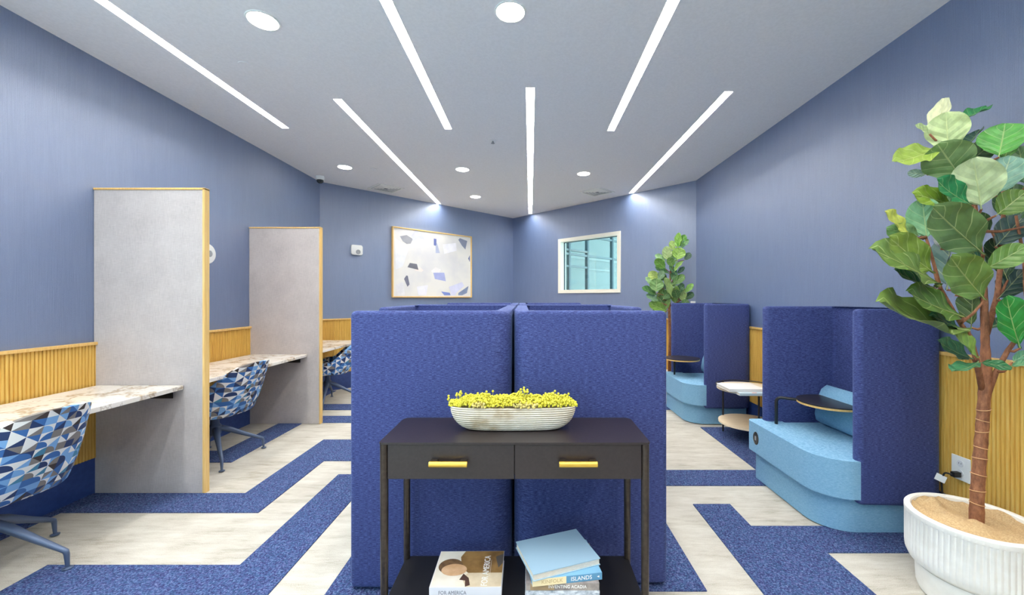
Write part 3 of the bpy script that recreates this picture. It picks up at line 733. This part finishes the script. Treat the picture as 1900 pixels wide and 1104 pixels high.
tb = NT('whitewashed_ribbed_wood', .5); a1 = tb.noise(tb.coord((1, 1, 1)), 9, 4); geo = tb.n('ShaderNodeTexCoord'); se = tb.n('ShaderNodeSeparateXYZ'); tb.l(geo.outputs['Object'], se.inputs[0])
fr_ = tb.math('FRACT', tb.math('MULTIPLY', se.outputs[2], 1/(.098*4/NR))); gr = tb.math('ABSOLUTE', tb.math('SUBTRACT', fr_, .25)); ln = tb.math('LESS_THAN', gr, .22)
tb.col(tb.mix(tb.math('MULTIPLY', ln, .45), tb.ramp(a1, [(.34, (176, 158, 128)), (.48, (212, 202, 182)), (.7, (228, 222, 206))]), lin((150, 122, 78))))
obj('bowl', b, tb.m, t)
M_YEL = speck('yellow_flower', (196, 188, 44), (222, 214, 78), 200, rough=.8, bump=.001); M_TANB = plain('tan_bud', (206, 190, 110), .7); M_STEM = plain('green_stem', (170, 170, 60), .7)
b = BM(); b2 = BM(); b3 = BM(); RR = random.Random(3)
def ball(bm_, p, r):
    bmesh.ops.create_icosphere(bm_, subdivisions=1, radius=r, matrix=Matrix.Translation(p))
for i in range(2600):
    u = RR.uniform(-1, 1); v = RR.uniform(-1, 1)
    x = u*.262; y = v*.066*math.sqrt(max(.15, 1-u**4))
    hz = .022+.024*(1-(abs(u))**6)*(1-.5*v*v)+.003*math.sin(x*38+1)+.003*math.sin(x*90)
    z = .09+max(.0, hz)*RR.uniform(.35, 1.0)
    if v < -.2 and .0 < u < .38 and z < .117 or (v < -.2 and -.62 < u < -.42 and z < .12): ball(b2, (x, y-.004, z), RR.uniform(.0045, .006))
    else: ball(b, (x, y, z), RR.uniform(.0034, .0052))
for i in range(70):
    u = RR.uniform(-1, 1); x = u*.258+(.0 if i else 0); y = RR.uniform(-.03, .03); z = .128+RR.uniform(0, .016)+(.014 if .08 < u < .3 else 0)+.006*math.sin(x*50)
    if abs(u) > .93: z = RR.uniform(.115, .135); x *= 1.06
    ball(b, (x, y, z), .0055); tube(b3, [(x*.985, y, .095), (x, y, z-.003)], .0009, 5)
obj('flower_heads', b, M_YEL, t, kind='stuff'); obj('buds', b2, M_TANB, t, kind='stuff'); obj('stems', b3, M_STEM, t, kind='stuff')

# books on the lower shelf of the console
SH = .2005
MB1 = Mt(-.252, 1.664, SH, .012)
o = book('thick book with a brown and cream cover lying on the left of the lower shelf', MB1, .278, .222, .045, (228, 226, 232))
cv = BM(); 
def flat(name, pts, z, mat, par, lab=None):
    bb = BM(); vs = [bb.verts.new((p_[0], p_[1], z)) for p_ in pts]; bb.faces.new(vs)
    r_ = bmesh.ops.extrude_face_region(bb, geom=bb.faces[:]); bmesh.ops.translate(bb, verts=[q for q in r_['geom'] if isinstance(q, bmesh.types.BMVert)], vec=(0, 0, .0003))
    return obj(name, bb, mat, par)
zt = .0451
flat('cover_print', [(-.137, -.109), (.137, -.109), (.137, .109), (-.137, .109)], zt, speck('cover_cream', (232, 220, 200), (240, 232, 218), 14, bump=0), o)
flat('cover_print', [(.137, .109), (-.03, .109), (-.045, .07), (-.03, .0), (.0, -.03), (.137, -.03)], zt+.0004, speck('cover_brown', (122, 88, 44), (160, 122, 70), 16, bump=0), o)
flat('cover_print', [(.137, -.03), (0, -.03), (-.02, -.06), (.0, -.109), (.137, -.109)], zt+.0004, speck('cover_tan', (206, 184, 152), (224, 206, 176), 16, bump=0), o)
flat('cover_print', [(-.018, -.035), (.006, -.06), (.016, -.1), (-.002, -.109), (-.006, -.075), (-.03, -.07)], zt+.0008, plain('cover_dark', (84, 60, 50), .4), o)
flat('cover_print', circle(-.078, .012, .050, .046, 28), zt+.0008, speck('cover_hair', (92, 66, 42), (128, 96, 60), 30, bump=0), o)
flat('cover_print', circle(-.060, -.012, .052, .036, 28), zt+.0012, speck('cover_skin', (206, 160, 116), (226, 186, 146), 18, bump=0), o)
flat('cover_print', [(.137, .03), (.137, .09), (.105, .07), (.12, .0)], zt+.0008, plain('cover_grey', (92, 84, 78), .4), o)
M_INK = plain('grey_ink', (120, 122, 134), .5); M_WINK = plain('white_ink', (244, 242, 238), .5); M_TINK = plain('tan_ink', (196, 170, 120), .5)
text('cover_text', 'FOR AMERICA', .036, Matrix.Translation((.072, -.015, zt+.0013)) @ Matrix.Rotation(PI/2, 4, 'Z'), M_WINK, o, sx=.80)
RX = Matrix.Rotation(PI/2, 4, 'X')
text('spine_text', 'FOR AMERICA', .020, Matrix.Translation((-.05, -.1113, .024)) @ RX, M_INK, o, sx=.85)
flat('cover_line', [(.088, -.05), (.0888, -.05), (.0888, .05), (.088, .05)], zt+.0013, M_WINK, o)
# right stack
o = book('grey book with a faded picture spine at the bottom of the right stack', Mt(.118, 1.600, SH), .276, .245, .040, speck('spine_grey_a', (150, 152, 160), (206, 208, 214), 40, (1, 1, 1), bump=0), group='stacked books on the lower shelf')
o = book('silver grey book second from the bottom of the right stack', Mt(.118, 1.598, SH+.041), .272, .245, .045, speck('spine_silver', (140, 150, 164), (222, 226, 232), 55, (1, 1, 2), bump=0), group='stacked books on the lower shelf')
text('spine_text', 'NEW ORLEANS', .013, Matrix.Translation((.02, -.1232, .012)) @ RX, M_WINK, o) if False else None
o = book('taupe book with pale letters on its spine, under the blue and cream one', Mt(.118, 1.600, SH+.087), .270, .242, .026, speck('spine_taupe', (112, 104, 104), (168, 156, 148), 22, (1, 1, 1), bump=0), group='stacked books on the lower shelf')
text('spine_text', 'INVENTING ACADIA', .0165, Matrix.Translation((.018, -.1213, .013)) @ RX, M_WINK, o, sx=.92)
obj('spine_band', box(BM(), -.118, -.03, -.1214, -.121, .001, .025), plain('ochre_band', (168, 140, 104), .5), o)
M3 = Mt(.137, 1.479, SH+.114) @ Matrix.Rotation(math.radians(8.5), 4, 'Z') @ Matrix.Translation((0, .103, 0))
o = book('blue book with a cream half spine just below the top one of the stack', M3, .262, .206, .0255, (126, 176, 208), group='stacked books on the lower shelf')
obj('spine_band', box(BM(), -.131, -.005, -.1036, -.1028, 0, .0255), plain('cream_spine', (240, 222, 178), .45), o); obj('spine_band', box(BM(), -.005, .131, -.1036, -.1028, 0, .0255), plain('blue_spine', (92, 148, 184), .45), o)
text('spine_text', 'KINFOLK', .0185, Matrix.Translation((-.058, -.1037, .0127)) @ RX, M_TINK, o, sx=1.05); text('spine_text', 'ISLANDS', .021, Matrix.Translation((.052, -.1037, .0127)) @ RX, M_WINK, o)
b = BM(); vs = [b.verts.new(q) for q in ((.112, -.1037, .0127), (.120, -.1037, .0165), (.120, -.1037, .0089))]; b.faces.new(vs); r = bmesh.ops.extrude_face_region(b, geom=b.faces[:]); bmesh.ops.translate(b, verts=[q for q in r['geom'] if isinstance(q, bmesh.types.BMVert)], vec=(0, -.0004, 0)); obj('spine_mark', b, M_WINK, o)
M4 = Mt(.104, 1.592, SH+.140) @ Matrix.Rotation(math.radians(19.8), 4, 'Z')
book('plain pale blue book lying askew on top of the right stack', M4, .272, .208, .026, (158, 188, 208), spine=False, group='stacked books on the lower shelf')

# ------------------------------------------------------------------ wall outlet, plug and cord near the plant
t = thing('wall_outlet', 'white double wall outlet on the oak panelling behind the potted fig', 'outlet', (XR-.0165, 2.20, .43))
obj('plate', bbox(-.006, 0, -.048, .048, -.065, .065, .002), M_WHITE, t)
for z in (.026, -.026):
    b = prism(circle(0, 0, .018, .016, 24), 0, .003); bmesh.ops.rotate(b, verts=b.verts[:], matrix=Matrix.Rotation(-PI/2, 3, 'Y')); bmesh.ops.translate(b, verts=b.verts[:], vec=(-.006, 0, z)); s_ = obj('socket', b, plain('socket_white', (224, 224, 226), .4), t)
    for yy in (-.006, .006): obj('slot', box(BM(), -.0096, -.009, yy-.001, yy+.001, z-.002, z+.006), M_BLACK, s_)
t = thing('power_cord', 'black plug and power cord with a white tag leading to the booth', 'power cord', (XR-.03, 2.20, .40))
obj('plug', bbox(-.038, -.0, -.012, .012, -.016, .012, .003), M_BLACK, t)
b = BM(); tube(b, arc_path([(-.036, .0, -.004), (-.044, .035, -.006), (-.04, .055, -.06), (-.03, .06, -.14), (-.02, .06, -.388)], .02, 5), .0045, 8); obj('cord', b, M_BLACK, t, smooth=True)
b = bbox(-.022, .022, -.001, .001, -.02, .02, .0005, 1); tg = obj('tag', b, M_WHITE, t); tg.location = (-.05, .05, -.045); tg.rotation_euler = (0, .3, -1.0)

# ------------------------------------------------------------------ fiddle leaf figs
def leafmesh(var):
    b = BM(); uv = b.loops.layers.uv.new('UVMap'); n, m = 14, 8; g = []
    bend, fold, rip = [(.16, .14, .035), (.30, .2, .045), (-.12, .12, .045), (.05, .24, .03)][var]
    for i in range(n+1):
        s = i/n; wv = .5*math.sqrt(max(0, 1-((s-.56)/.445)**2))*(1-.12*math.exp(-((s-.3)/.12)**2))
        wv = max(wv, .015 if s < .5 else .002); row = []
        for j in range(m+1):
            u = (j/m-.5)*2
            z = bend*(s*s - s) - 0*bend + fold*(abs(u)**1.4)*wv*1.2 + rip*math.sin(s*15+u*2)*abs(u) - .25*bend*s*s
            row.append((b.verts.new((u*wv*1.0, s, z)), (j/m, s)))
        g.append(row)
    for i in range(n):
        for j in range(m):
            q = [g[i][j], g[i][j+1], g[i+1][j+1], g[i+1][j]]; f = b.faces.new([a[0] for a in q])
            for lp, a in zip(f.loops, q): lp[uv].uv = a[1]
    # raised midrib on the under and upper face
    for sg in (1,):
        pts = [(0, g[i][m//2][1][1], g[i][m//2][0].co.z) for i in range(0, n)]; nv = len(b.verts); nf = len(b.faces)
        tube(b, pts, [.016*(1-.8*i/n) for i in range(n)], 5, False)
        b.faces.ensure_lookup_table()
        for f in list(b.faces)[nf:]: f.material_index = 1
    me = bpy.data.meshes.new('leaf'); b.to_mesh(me); b.free(); me.materials.append(M_LEAF); me.materials.append(M_RIB)
    for p_ in me.polygons: p_.use_smooth = True
    return me
tr = NT('leaf_midrib', .5); oi = tr.n('ShaderNodeObjectInfo'); tr.col(tr.mix(.45, oi.outputs['Color'], lin((206, 206, 140)))); M_RIB = tr.m
LM = [leafmesh(i) for i in range(4)]
def add_leaf(par, b0, t0, wpx, d, col, k, dd=0.0, rr=None, ws=1.0):
    wpx *= ws
    rr = rr or R; B = pxw(b0[0], b0[1], d+dd*.4); Tp = pxw(t0[0], t0[1], d+dd)
    Lr = (Tp-B).length; W = max(wpx*d/F, .5*Lr); pr = min(1, wpx*d/F/W)
    ya = (Tp-B).normalized(); viewd = (Vector((0, 0, CH))-(B+Tp)/2).normalized()
    za = (viewd - ya*viewd.dot(ya)).normalized(); ang = math.acos(pr)*.92; up = 1 if ya.x < 0 else -1
    za = Matrix.Rotation(ang*up, 3, ya) @ za; xa = ya.cross(za)
    o = bpy.data.objects.new('leaf', LM[k % 4]); sc.collection.objects.link(o); o.parent = par
    M = Matrix(((xa.x*W, ya.x*Lr, za.x*Lr, B.x), (xa.y*W, ya.y*Lr, za.y*Lr, B.y), (xa.z*W, ya.z*Lr, za.z*Lr, B.z), (0, 0, 0, 1)))
    M = Matrix(((xa.x, ya.x, za.x, B.x), (xa.y, ya.y, za.y, B.y), (xa.z, ya.z, za.z, B.z), (0, 0, 0, 1))) @ Matrix.Diagonal((W, Lr, Lr*.9, 1))
    o.matrix_world = M; o.matrix_parent_inverse = Matrix.Identity(4); o.matrix_basis = par.matrix_basis.inverted() @ M
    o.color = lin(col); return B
def twig(bm_, B, skel):
    q = min(skel, key=lambda s: (Vector(s)-B).length + (0 if s[2] < B.z-.01 else .08)); q = Vector(q)
    if (q-B).length > .01: tube(bm_, [q, (q+B)/2+Vector((0, 0, -.008)), B], [.008, .006, .004], 6)
# large fig, right foreground
PC = (1.985, 1.81)
plant = thing('potted_fig', 'large fiddle leaf fig in a ribbed white pot, right foreground', 'potted plant', (PC[0], PC[1], 0))
def rib_ring(b, r, z, amp, n=72):
    k = n*4; return [b.verts.new(((r-(amp if (i % 4) in (0,) else (amp*.35 if (i % 4) in (1, 3) else 0)))*math.cos(2*PI*i/k), (r-(amp if (i % 4) in (0,) else (amp*.35 if (i % 4) in (1, 3) else 0)))*math.sin(2*PI*i/k), z)) for i in range(k)]
b = BM(); rs = [rib_ring(b, .16, .123, 0), rib_ring(b, .188, .127, 0), rib_ring(b, .212, .146, .001), rib_ring(b, .224, .175, .0035), rib_ring(b, .226, .20, .0038), rib_ring(b, .226, .352, .0038), rib_ring(b, .227, .356, 0), rib_ring(b, .227, .375, 0), rib_ring(b, .223, .380, 0), rib_ring(b, .205, .380, 0), rib_ring(b, .200, .374, 0), rib_ring(b, .198, .30, 0)]
for i in range(len(rs)-1):
    n = len(rs[i])
    for k in range(n): b.faces.new((rs[i][k], rs[i][(k+1) % n], rs[i+1][(k+1) % n], rs[i+1][k]))
b.faces.new(rs[0][::-1]); b.faces.new(rs[-1])
obj('pot', b, M_POT, plant, smooth=30)
obj('pot_foot', lathe(BM(), [(.178, .0065), (.186, .03), (.190, .126)], n=64), M_POT, plant, smooth=30)
b = BM(); n, m = 56, 16; cen = b.verts.new((0, 0, .345)); pr = None
def bh(x, y):
    q = Vector((x*9, y*9, 2.3)); r_ = math.hypot(x, y)
    return .345+.042*noise.noise(q)+.040*(1-abs(noise.noise(Vector((x*11+4, y*6, .5)))*3.2))*min(1, r_/.10)+.008*noise.noise(q*4)
_bh = bh
def bh(x, y): return min(.392 if math.hypot(x, y) < .165 else .372, max(.356, _bh(x, y))) if math.hypot(x, y) > .05 else max(.352, _bh(x, y))
for i in range(1, m+1):
    rg = [b.verts.new(((.195*i/m+(.0045 if i == m else 0))*math.cos(2*PI*k/n), (.195*i/m+(.0045 if i == m else 0))*math.sin(2*PI*k/n), bh((.195*i/m+(.0045 if i == m else 0))*math.cos(2*PI*k/n), (.195*i/m+(.0045 if i == m else 0))*math.sin(2*PI*k/n))+(.004 if i == m else 0))) for k in range(n)]
    for k in range(n):
        if pr: b.faces.new((pr[k], rg[k], rg[(k+1) % n], pr[(k+1) % n]))
        else: b.faces.new((cen, rg[k], rg[(k+1) % n]))
    pr = rg
obj('burlap_wrap', b, M_BURLAP, plant, smooth=True)
DT = 1.81; OFF = Vector((PC[0], PC[1], 0))
def loc3(x, y, d=DT): return tuple(pxw(x, y, d)-OFF)
trunkp = [(1811, 1002), (1813, 920), (1817, 860), (1822, 800), (1826, 740), (1829, 690), (1828, 640), (1827, 600), (1826, 555), (1822, 500), (1815, 440), (1808, 380), (1800, 340), (1788, 310), (1776, 292)]
trunkr = [.026, .024, .023, .022, .021, .021, .015, .014, .013, .012, .010, .009, .008, .006, .005]
b = BM(); dense = []; dr_ = []
for i in range(len(trunkp)-1):
    for k in range(6):
        f = k/6; dense.append(loc3(trunkp[i][0]*(1-f)+trunkp[i+1][0]*f, trunkp[i][1]*(1-f)+trunkp[i+1][1]*f)); dr_.append((trunkr[i]*(1-f)+trunkr[i+1]*f)*(1+.05*math.sin(i*6+k*2.1)))
tube(b, dense, dr_, 14)
br1 = [loc3(1822, 722), loc3(1812, 670, 1.78), loc3(1800, 625, 1.76), loc3(1782, 600, 1.74), loc3(1745, 535, 1.74), loc3(1730, 480, 1.74), loc3(1718, 440, 1.74)]
br2 = [loc3(1832, 735), loc3(1848, 690, 1.79), loc3(1870, 650, 1.78), loc3(1893, 620, 1.78), loc3(1905, 560, 1.8), loc3(1900, 480, 1.82), loc3(1885, 400, 1.83)]
br3 = [loc3(1830, 620, 1.83), loc3(1850, 550, 1.86), loc3(1860, 460, 1.88), loc3(1862, 380, 1.88), loc3(1860, 300, 1.88)]
tube(b, br1, [.012, .011, .010, .008, .007, .006, .005], 10); tube(b, br2, [.011, .010, .009, .008, .007, .006, .005], 10); tube(b, br3, [.012, .010, .009, .007, .005], 8)
skel = [Vector(p_)+OFF for p_ in dense[20:]+br1+br2+br3]
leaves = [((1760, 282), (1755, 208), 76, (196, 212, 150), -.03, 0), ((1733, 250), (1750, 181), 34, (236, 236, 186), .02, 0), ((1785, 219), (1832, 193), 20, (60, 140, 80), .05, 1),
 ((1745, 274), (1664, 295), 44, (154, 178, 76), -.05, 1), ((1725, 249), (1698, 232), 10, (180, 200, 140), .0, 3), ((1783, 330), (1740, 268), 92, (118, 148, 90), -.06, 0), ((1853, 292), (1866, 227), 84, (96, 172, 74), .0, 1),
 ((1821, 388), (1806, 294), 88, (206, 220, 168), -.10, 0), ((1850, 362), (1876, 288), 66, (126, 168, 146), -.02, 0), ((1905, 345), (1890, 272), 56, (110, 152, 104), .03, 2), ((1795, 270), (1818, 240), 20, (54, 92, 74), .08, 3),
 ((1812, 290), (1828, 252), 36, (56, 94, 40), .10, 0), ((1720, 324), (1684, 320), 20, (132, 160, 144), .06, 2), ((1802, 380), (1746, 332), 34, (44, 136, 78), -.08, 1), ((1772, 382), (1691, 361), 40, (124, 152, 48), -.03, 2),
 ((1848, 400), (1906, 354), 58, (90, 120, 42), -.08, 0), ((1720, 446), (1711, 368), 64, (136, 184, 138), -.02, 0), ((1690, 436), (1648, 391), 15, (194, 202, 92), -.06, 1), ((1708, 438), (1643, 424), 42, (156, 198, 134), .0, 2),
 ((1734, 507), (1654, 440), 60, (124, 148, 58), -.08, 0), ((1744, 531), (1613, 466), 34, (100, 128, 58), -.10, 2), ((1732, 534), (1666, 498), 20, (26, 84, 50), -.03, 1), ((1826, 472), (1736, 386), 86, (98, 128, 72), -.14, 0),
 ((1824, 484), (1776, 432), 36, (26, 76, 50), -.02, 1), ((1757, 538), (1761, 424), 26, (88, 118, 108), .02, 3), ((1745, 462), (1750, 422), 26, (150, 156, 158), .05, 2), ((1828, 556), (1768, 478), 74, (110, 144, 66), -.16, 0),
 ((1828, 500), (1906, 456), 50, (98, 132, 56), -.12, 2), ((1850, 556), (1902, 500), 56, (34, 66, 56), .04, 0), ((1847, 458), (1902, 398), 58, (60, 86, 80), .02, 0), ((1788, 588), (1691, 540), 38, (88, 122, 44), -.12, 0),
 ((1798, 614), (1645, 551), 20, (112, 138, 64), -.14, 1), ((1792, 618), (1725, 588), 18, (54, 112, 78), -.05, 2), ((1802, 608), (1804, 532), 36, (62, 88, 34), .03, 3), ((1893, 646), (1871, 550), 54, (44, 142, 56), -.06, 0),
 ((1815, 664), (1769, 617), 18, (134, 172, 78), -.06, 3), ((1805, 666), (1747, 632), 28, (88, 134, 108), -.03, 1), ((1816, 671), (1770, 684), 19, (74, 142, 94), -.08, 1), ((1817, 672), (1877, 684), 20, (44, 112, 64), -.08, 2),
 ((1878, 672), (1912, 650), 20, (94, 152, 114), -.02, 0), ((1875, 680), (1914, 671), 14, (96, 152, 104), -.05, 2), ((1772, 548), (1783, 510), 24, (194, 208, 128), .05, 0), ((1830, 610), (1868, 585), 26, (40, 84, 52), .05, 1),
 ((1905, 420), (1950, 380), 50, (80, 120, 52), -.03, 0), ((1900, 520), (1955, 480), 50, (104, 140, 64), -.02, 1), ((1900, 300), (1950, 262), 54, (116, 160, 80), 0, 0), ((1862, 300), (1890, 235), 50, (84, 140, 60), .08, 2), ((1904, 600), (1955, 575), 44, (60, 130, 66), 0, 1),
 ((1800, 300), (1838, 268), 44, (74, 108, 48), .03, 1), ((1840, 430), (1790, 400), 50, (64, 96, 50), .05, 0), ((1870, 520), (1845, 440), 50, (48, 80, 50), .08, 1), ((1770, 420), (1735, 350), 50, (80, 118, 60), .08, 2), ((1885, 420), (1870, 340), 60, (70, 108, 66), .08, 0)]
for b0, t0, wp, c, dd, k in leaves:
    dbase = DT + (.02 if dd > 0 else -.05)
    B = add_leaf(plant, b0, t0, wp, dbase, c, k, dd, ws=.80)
    b_ = BM() if False else b; q = min(skel, key=lambda s: (s-B).length + (0 if s.z < B.z+.01 else .1))
    if (q-B).length > .012: tube(b, [q-OFF, (q+B)/2-OFF+Vector((0, 0, -.01)), B-OFF], [.007, .006, .004], 6)
obj('trunk', b, M_BARK, plant, smooth=True)
for y_ in (935, 908, 878, 852, 828, 800, 778, 756):
    i = min(range(len(dense)), key=lambda q: abs((Vector(dense[q])+OFF).z-pxw(0, y_, DT).z)); p_ = Vector(dense[i]); rr_ = dr_[i]+.0005
    b = BM(); tube(b, [(p_.x+rr_*math.cos(a), p_.y+rr_*math.sin(a), p_.z+.004*math.sin(a*1+y_)) for a in [2*PI*q/20 for q in range(21)]], .0022, 6, False); obj('growth_ring', b, M_SCAR, plant, smooth=True)
# small fig by the far right corner
D2 = 5.55
P2 = pxw(1242, 553, D2)
pl2 = thing('potted_fig', 'smaller fiddle leaf fig in the far right corner behind the booths', 'potted plant', (P2.x, P2.y, 0)); OF2 = Vector((P2.x, P2.y, 0))
obj('pot', lathe(BM(), [(.13, .0065), (.16, .05), (.19, .34), (.18, .345), (.17, .30)], n=48), M_POT, pl2, smooth=30)
obj('soil', prism(circle(0, 0, .168, n=32), .29, .305), M_BURLAP, pl2)
def z8(x, y): return (1180+x/6.49, 420+y/6.49)
tp = [pxw(1242, 553, D2)*1, ]
tk = [Vector((0, 0, .3)), Vector((.01, 0, .8))] + [pxw(*z8(*q), D2)-OF2 for q in ((400, 1000), (405, 850), (410, 700), (415, 560), (430, 430), (460, 330), (500, 250))]
b = BM(); tube(b, tk, [.022, .02, .018, .016, .014, .012, .010, .008, .006], 10)
b4 = [pxw(*z8(*q), D2)-OF2 for q in ((405, 900), (330, 760), (270, 650))]; b5 = [pxw(*z8(*q), D2)-OF2 for q in ((410, 960), (520, 900), (590, 840))]
tube(b, b4, [.012, .01, .006], 8); tube(b, b5, [.012, .01, .006], 8)
sk2 = [p_+OF2 for p_ in tk[2:]+b4+b5]
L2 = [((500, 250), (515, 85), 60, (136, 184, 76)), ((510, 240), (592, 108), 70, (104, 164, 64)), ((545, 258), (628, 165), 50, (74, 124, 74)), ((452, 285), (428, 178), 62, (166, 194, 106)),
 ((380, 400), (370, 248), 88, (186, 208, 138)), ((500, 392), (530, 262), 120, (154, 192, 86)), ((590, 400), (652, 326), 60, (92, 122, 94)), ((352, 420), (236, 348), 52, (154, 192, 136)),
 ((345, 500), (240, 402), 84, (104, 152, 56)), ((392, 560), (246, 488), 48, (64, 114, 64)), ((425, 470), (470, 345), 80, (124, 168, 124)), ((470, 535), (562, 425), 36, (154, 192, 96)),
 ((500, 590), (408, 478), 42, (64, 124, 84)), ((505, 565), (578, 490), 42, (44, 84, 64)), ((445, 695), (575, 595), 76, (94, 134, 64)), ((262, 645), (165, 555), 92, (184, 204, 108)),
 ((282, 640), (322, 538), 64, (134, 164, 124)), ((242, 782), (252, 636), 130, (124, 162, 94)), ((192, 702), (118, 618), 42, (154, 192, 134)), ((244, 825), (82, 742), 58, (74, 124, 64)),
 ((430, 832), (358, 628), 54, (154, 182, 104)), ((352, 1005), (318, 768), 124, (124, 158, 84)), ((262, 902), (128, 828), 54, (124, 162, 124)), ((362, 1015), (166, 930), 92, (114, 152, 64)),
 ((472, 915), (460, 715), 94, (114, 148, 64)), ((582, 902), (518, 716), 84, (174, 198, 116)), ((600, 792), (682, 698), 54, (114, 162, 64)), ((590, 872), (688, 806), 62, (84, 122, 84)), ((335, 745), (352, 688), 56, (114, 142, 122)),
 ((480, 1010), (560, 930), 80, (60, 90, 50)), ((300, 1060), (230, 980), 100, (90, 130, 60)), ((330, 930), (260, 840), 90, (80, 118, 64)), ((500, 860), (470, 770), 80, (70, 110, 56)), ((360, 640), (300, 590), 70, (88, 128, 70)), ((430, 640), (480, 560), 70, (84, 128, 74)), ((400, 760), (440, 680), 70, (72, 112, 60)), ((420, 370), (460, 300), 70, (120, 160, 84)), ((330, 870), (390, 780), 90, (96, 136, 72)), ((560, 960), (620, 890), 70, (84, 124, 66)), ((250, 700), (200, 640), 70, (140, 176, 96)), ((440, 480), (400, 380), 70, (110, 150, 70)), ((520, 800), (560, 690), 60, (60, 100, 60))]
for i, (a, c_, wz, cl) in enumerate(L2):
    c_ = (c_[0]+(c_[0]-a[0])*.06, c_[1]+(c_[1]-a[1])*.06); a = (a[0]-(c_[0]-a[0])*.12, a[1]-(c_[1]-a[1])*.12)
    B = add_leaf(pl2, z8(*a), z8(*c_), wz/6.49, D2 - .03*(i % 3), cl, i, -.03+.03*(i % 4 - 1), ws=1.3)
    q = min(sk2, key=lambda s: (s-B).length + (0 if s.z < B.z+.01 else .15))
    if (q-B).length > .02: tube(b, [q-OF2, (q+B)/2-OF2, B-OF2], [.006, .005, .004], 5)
obj('trunk', b, M_BARK, pl2, smooth=True)
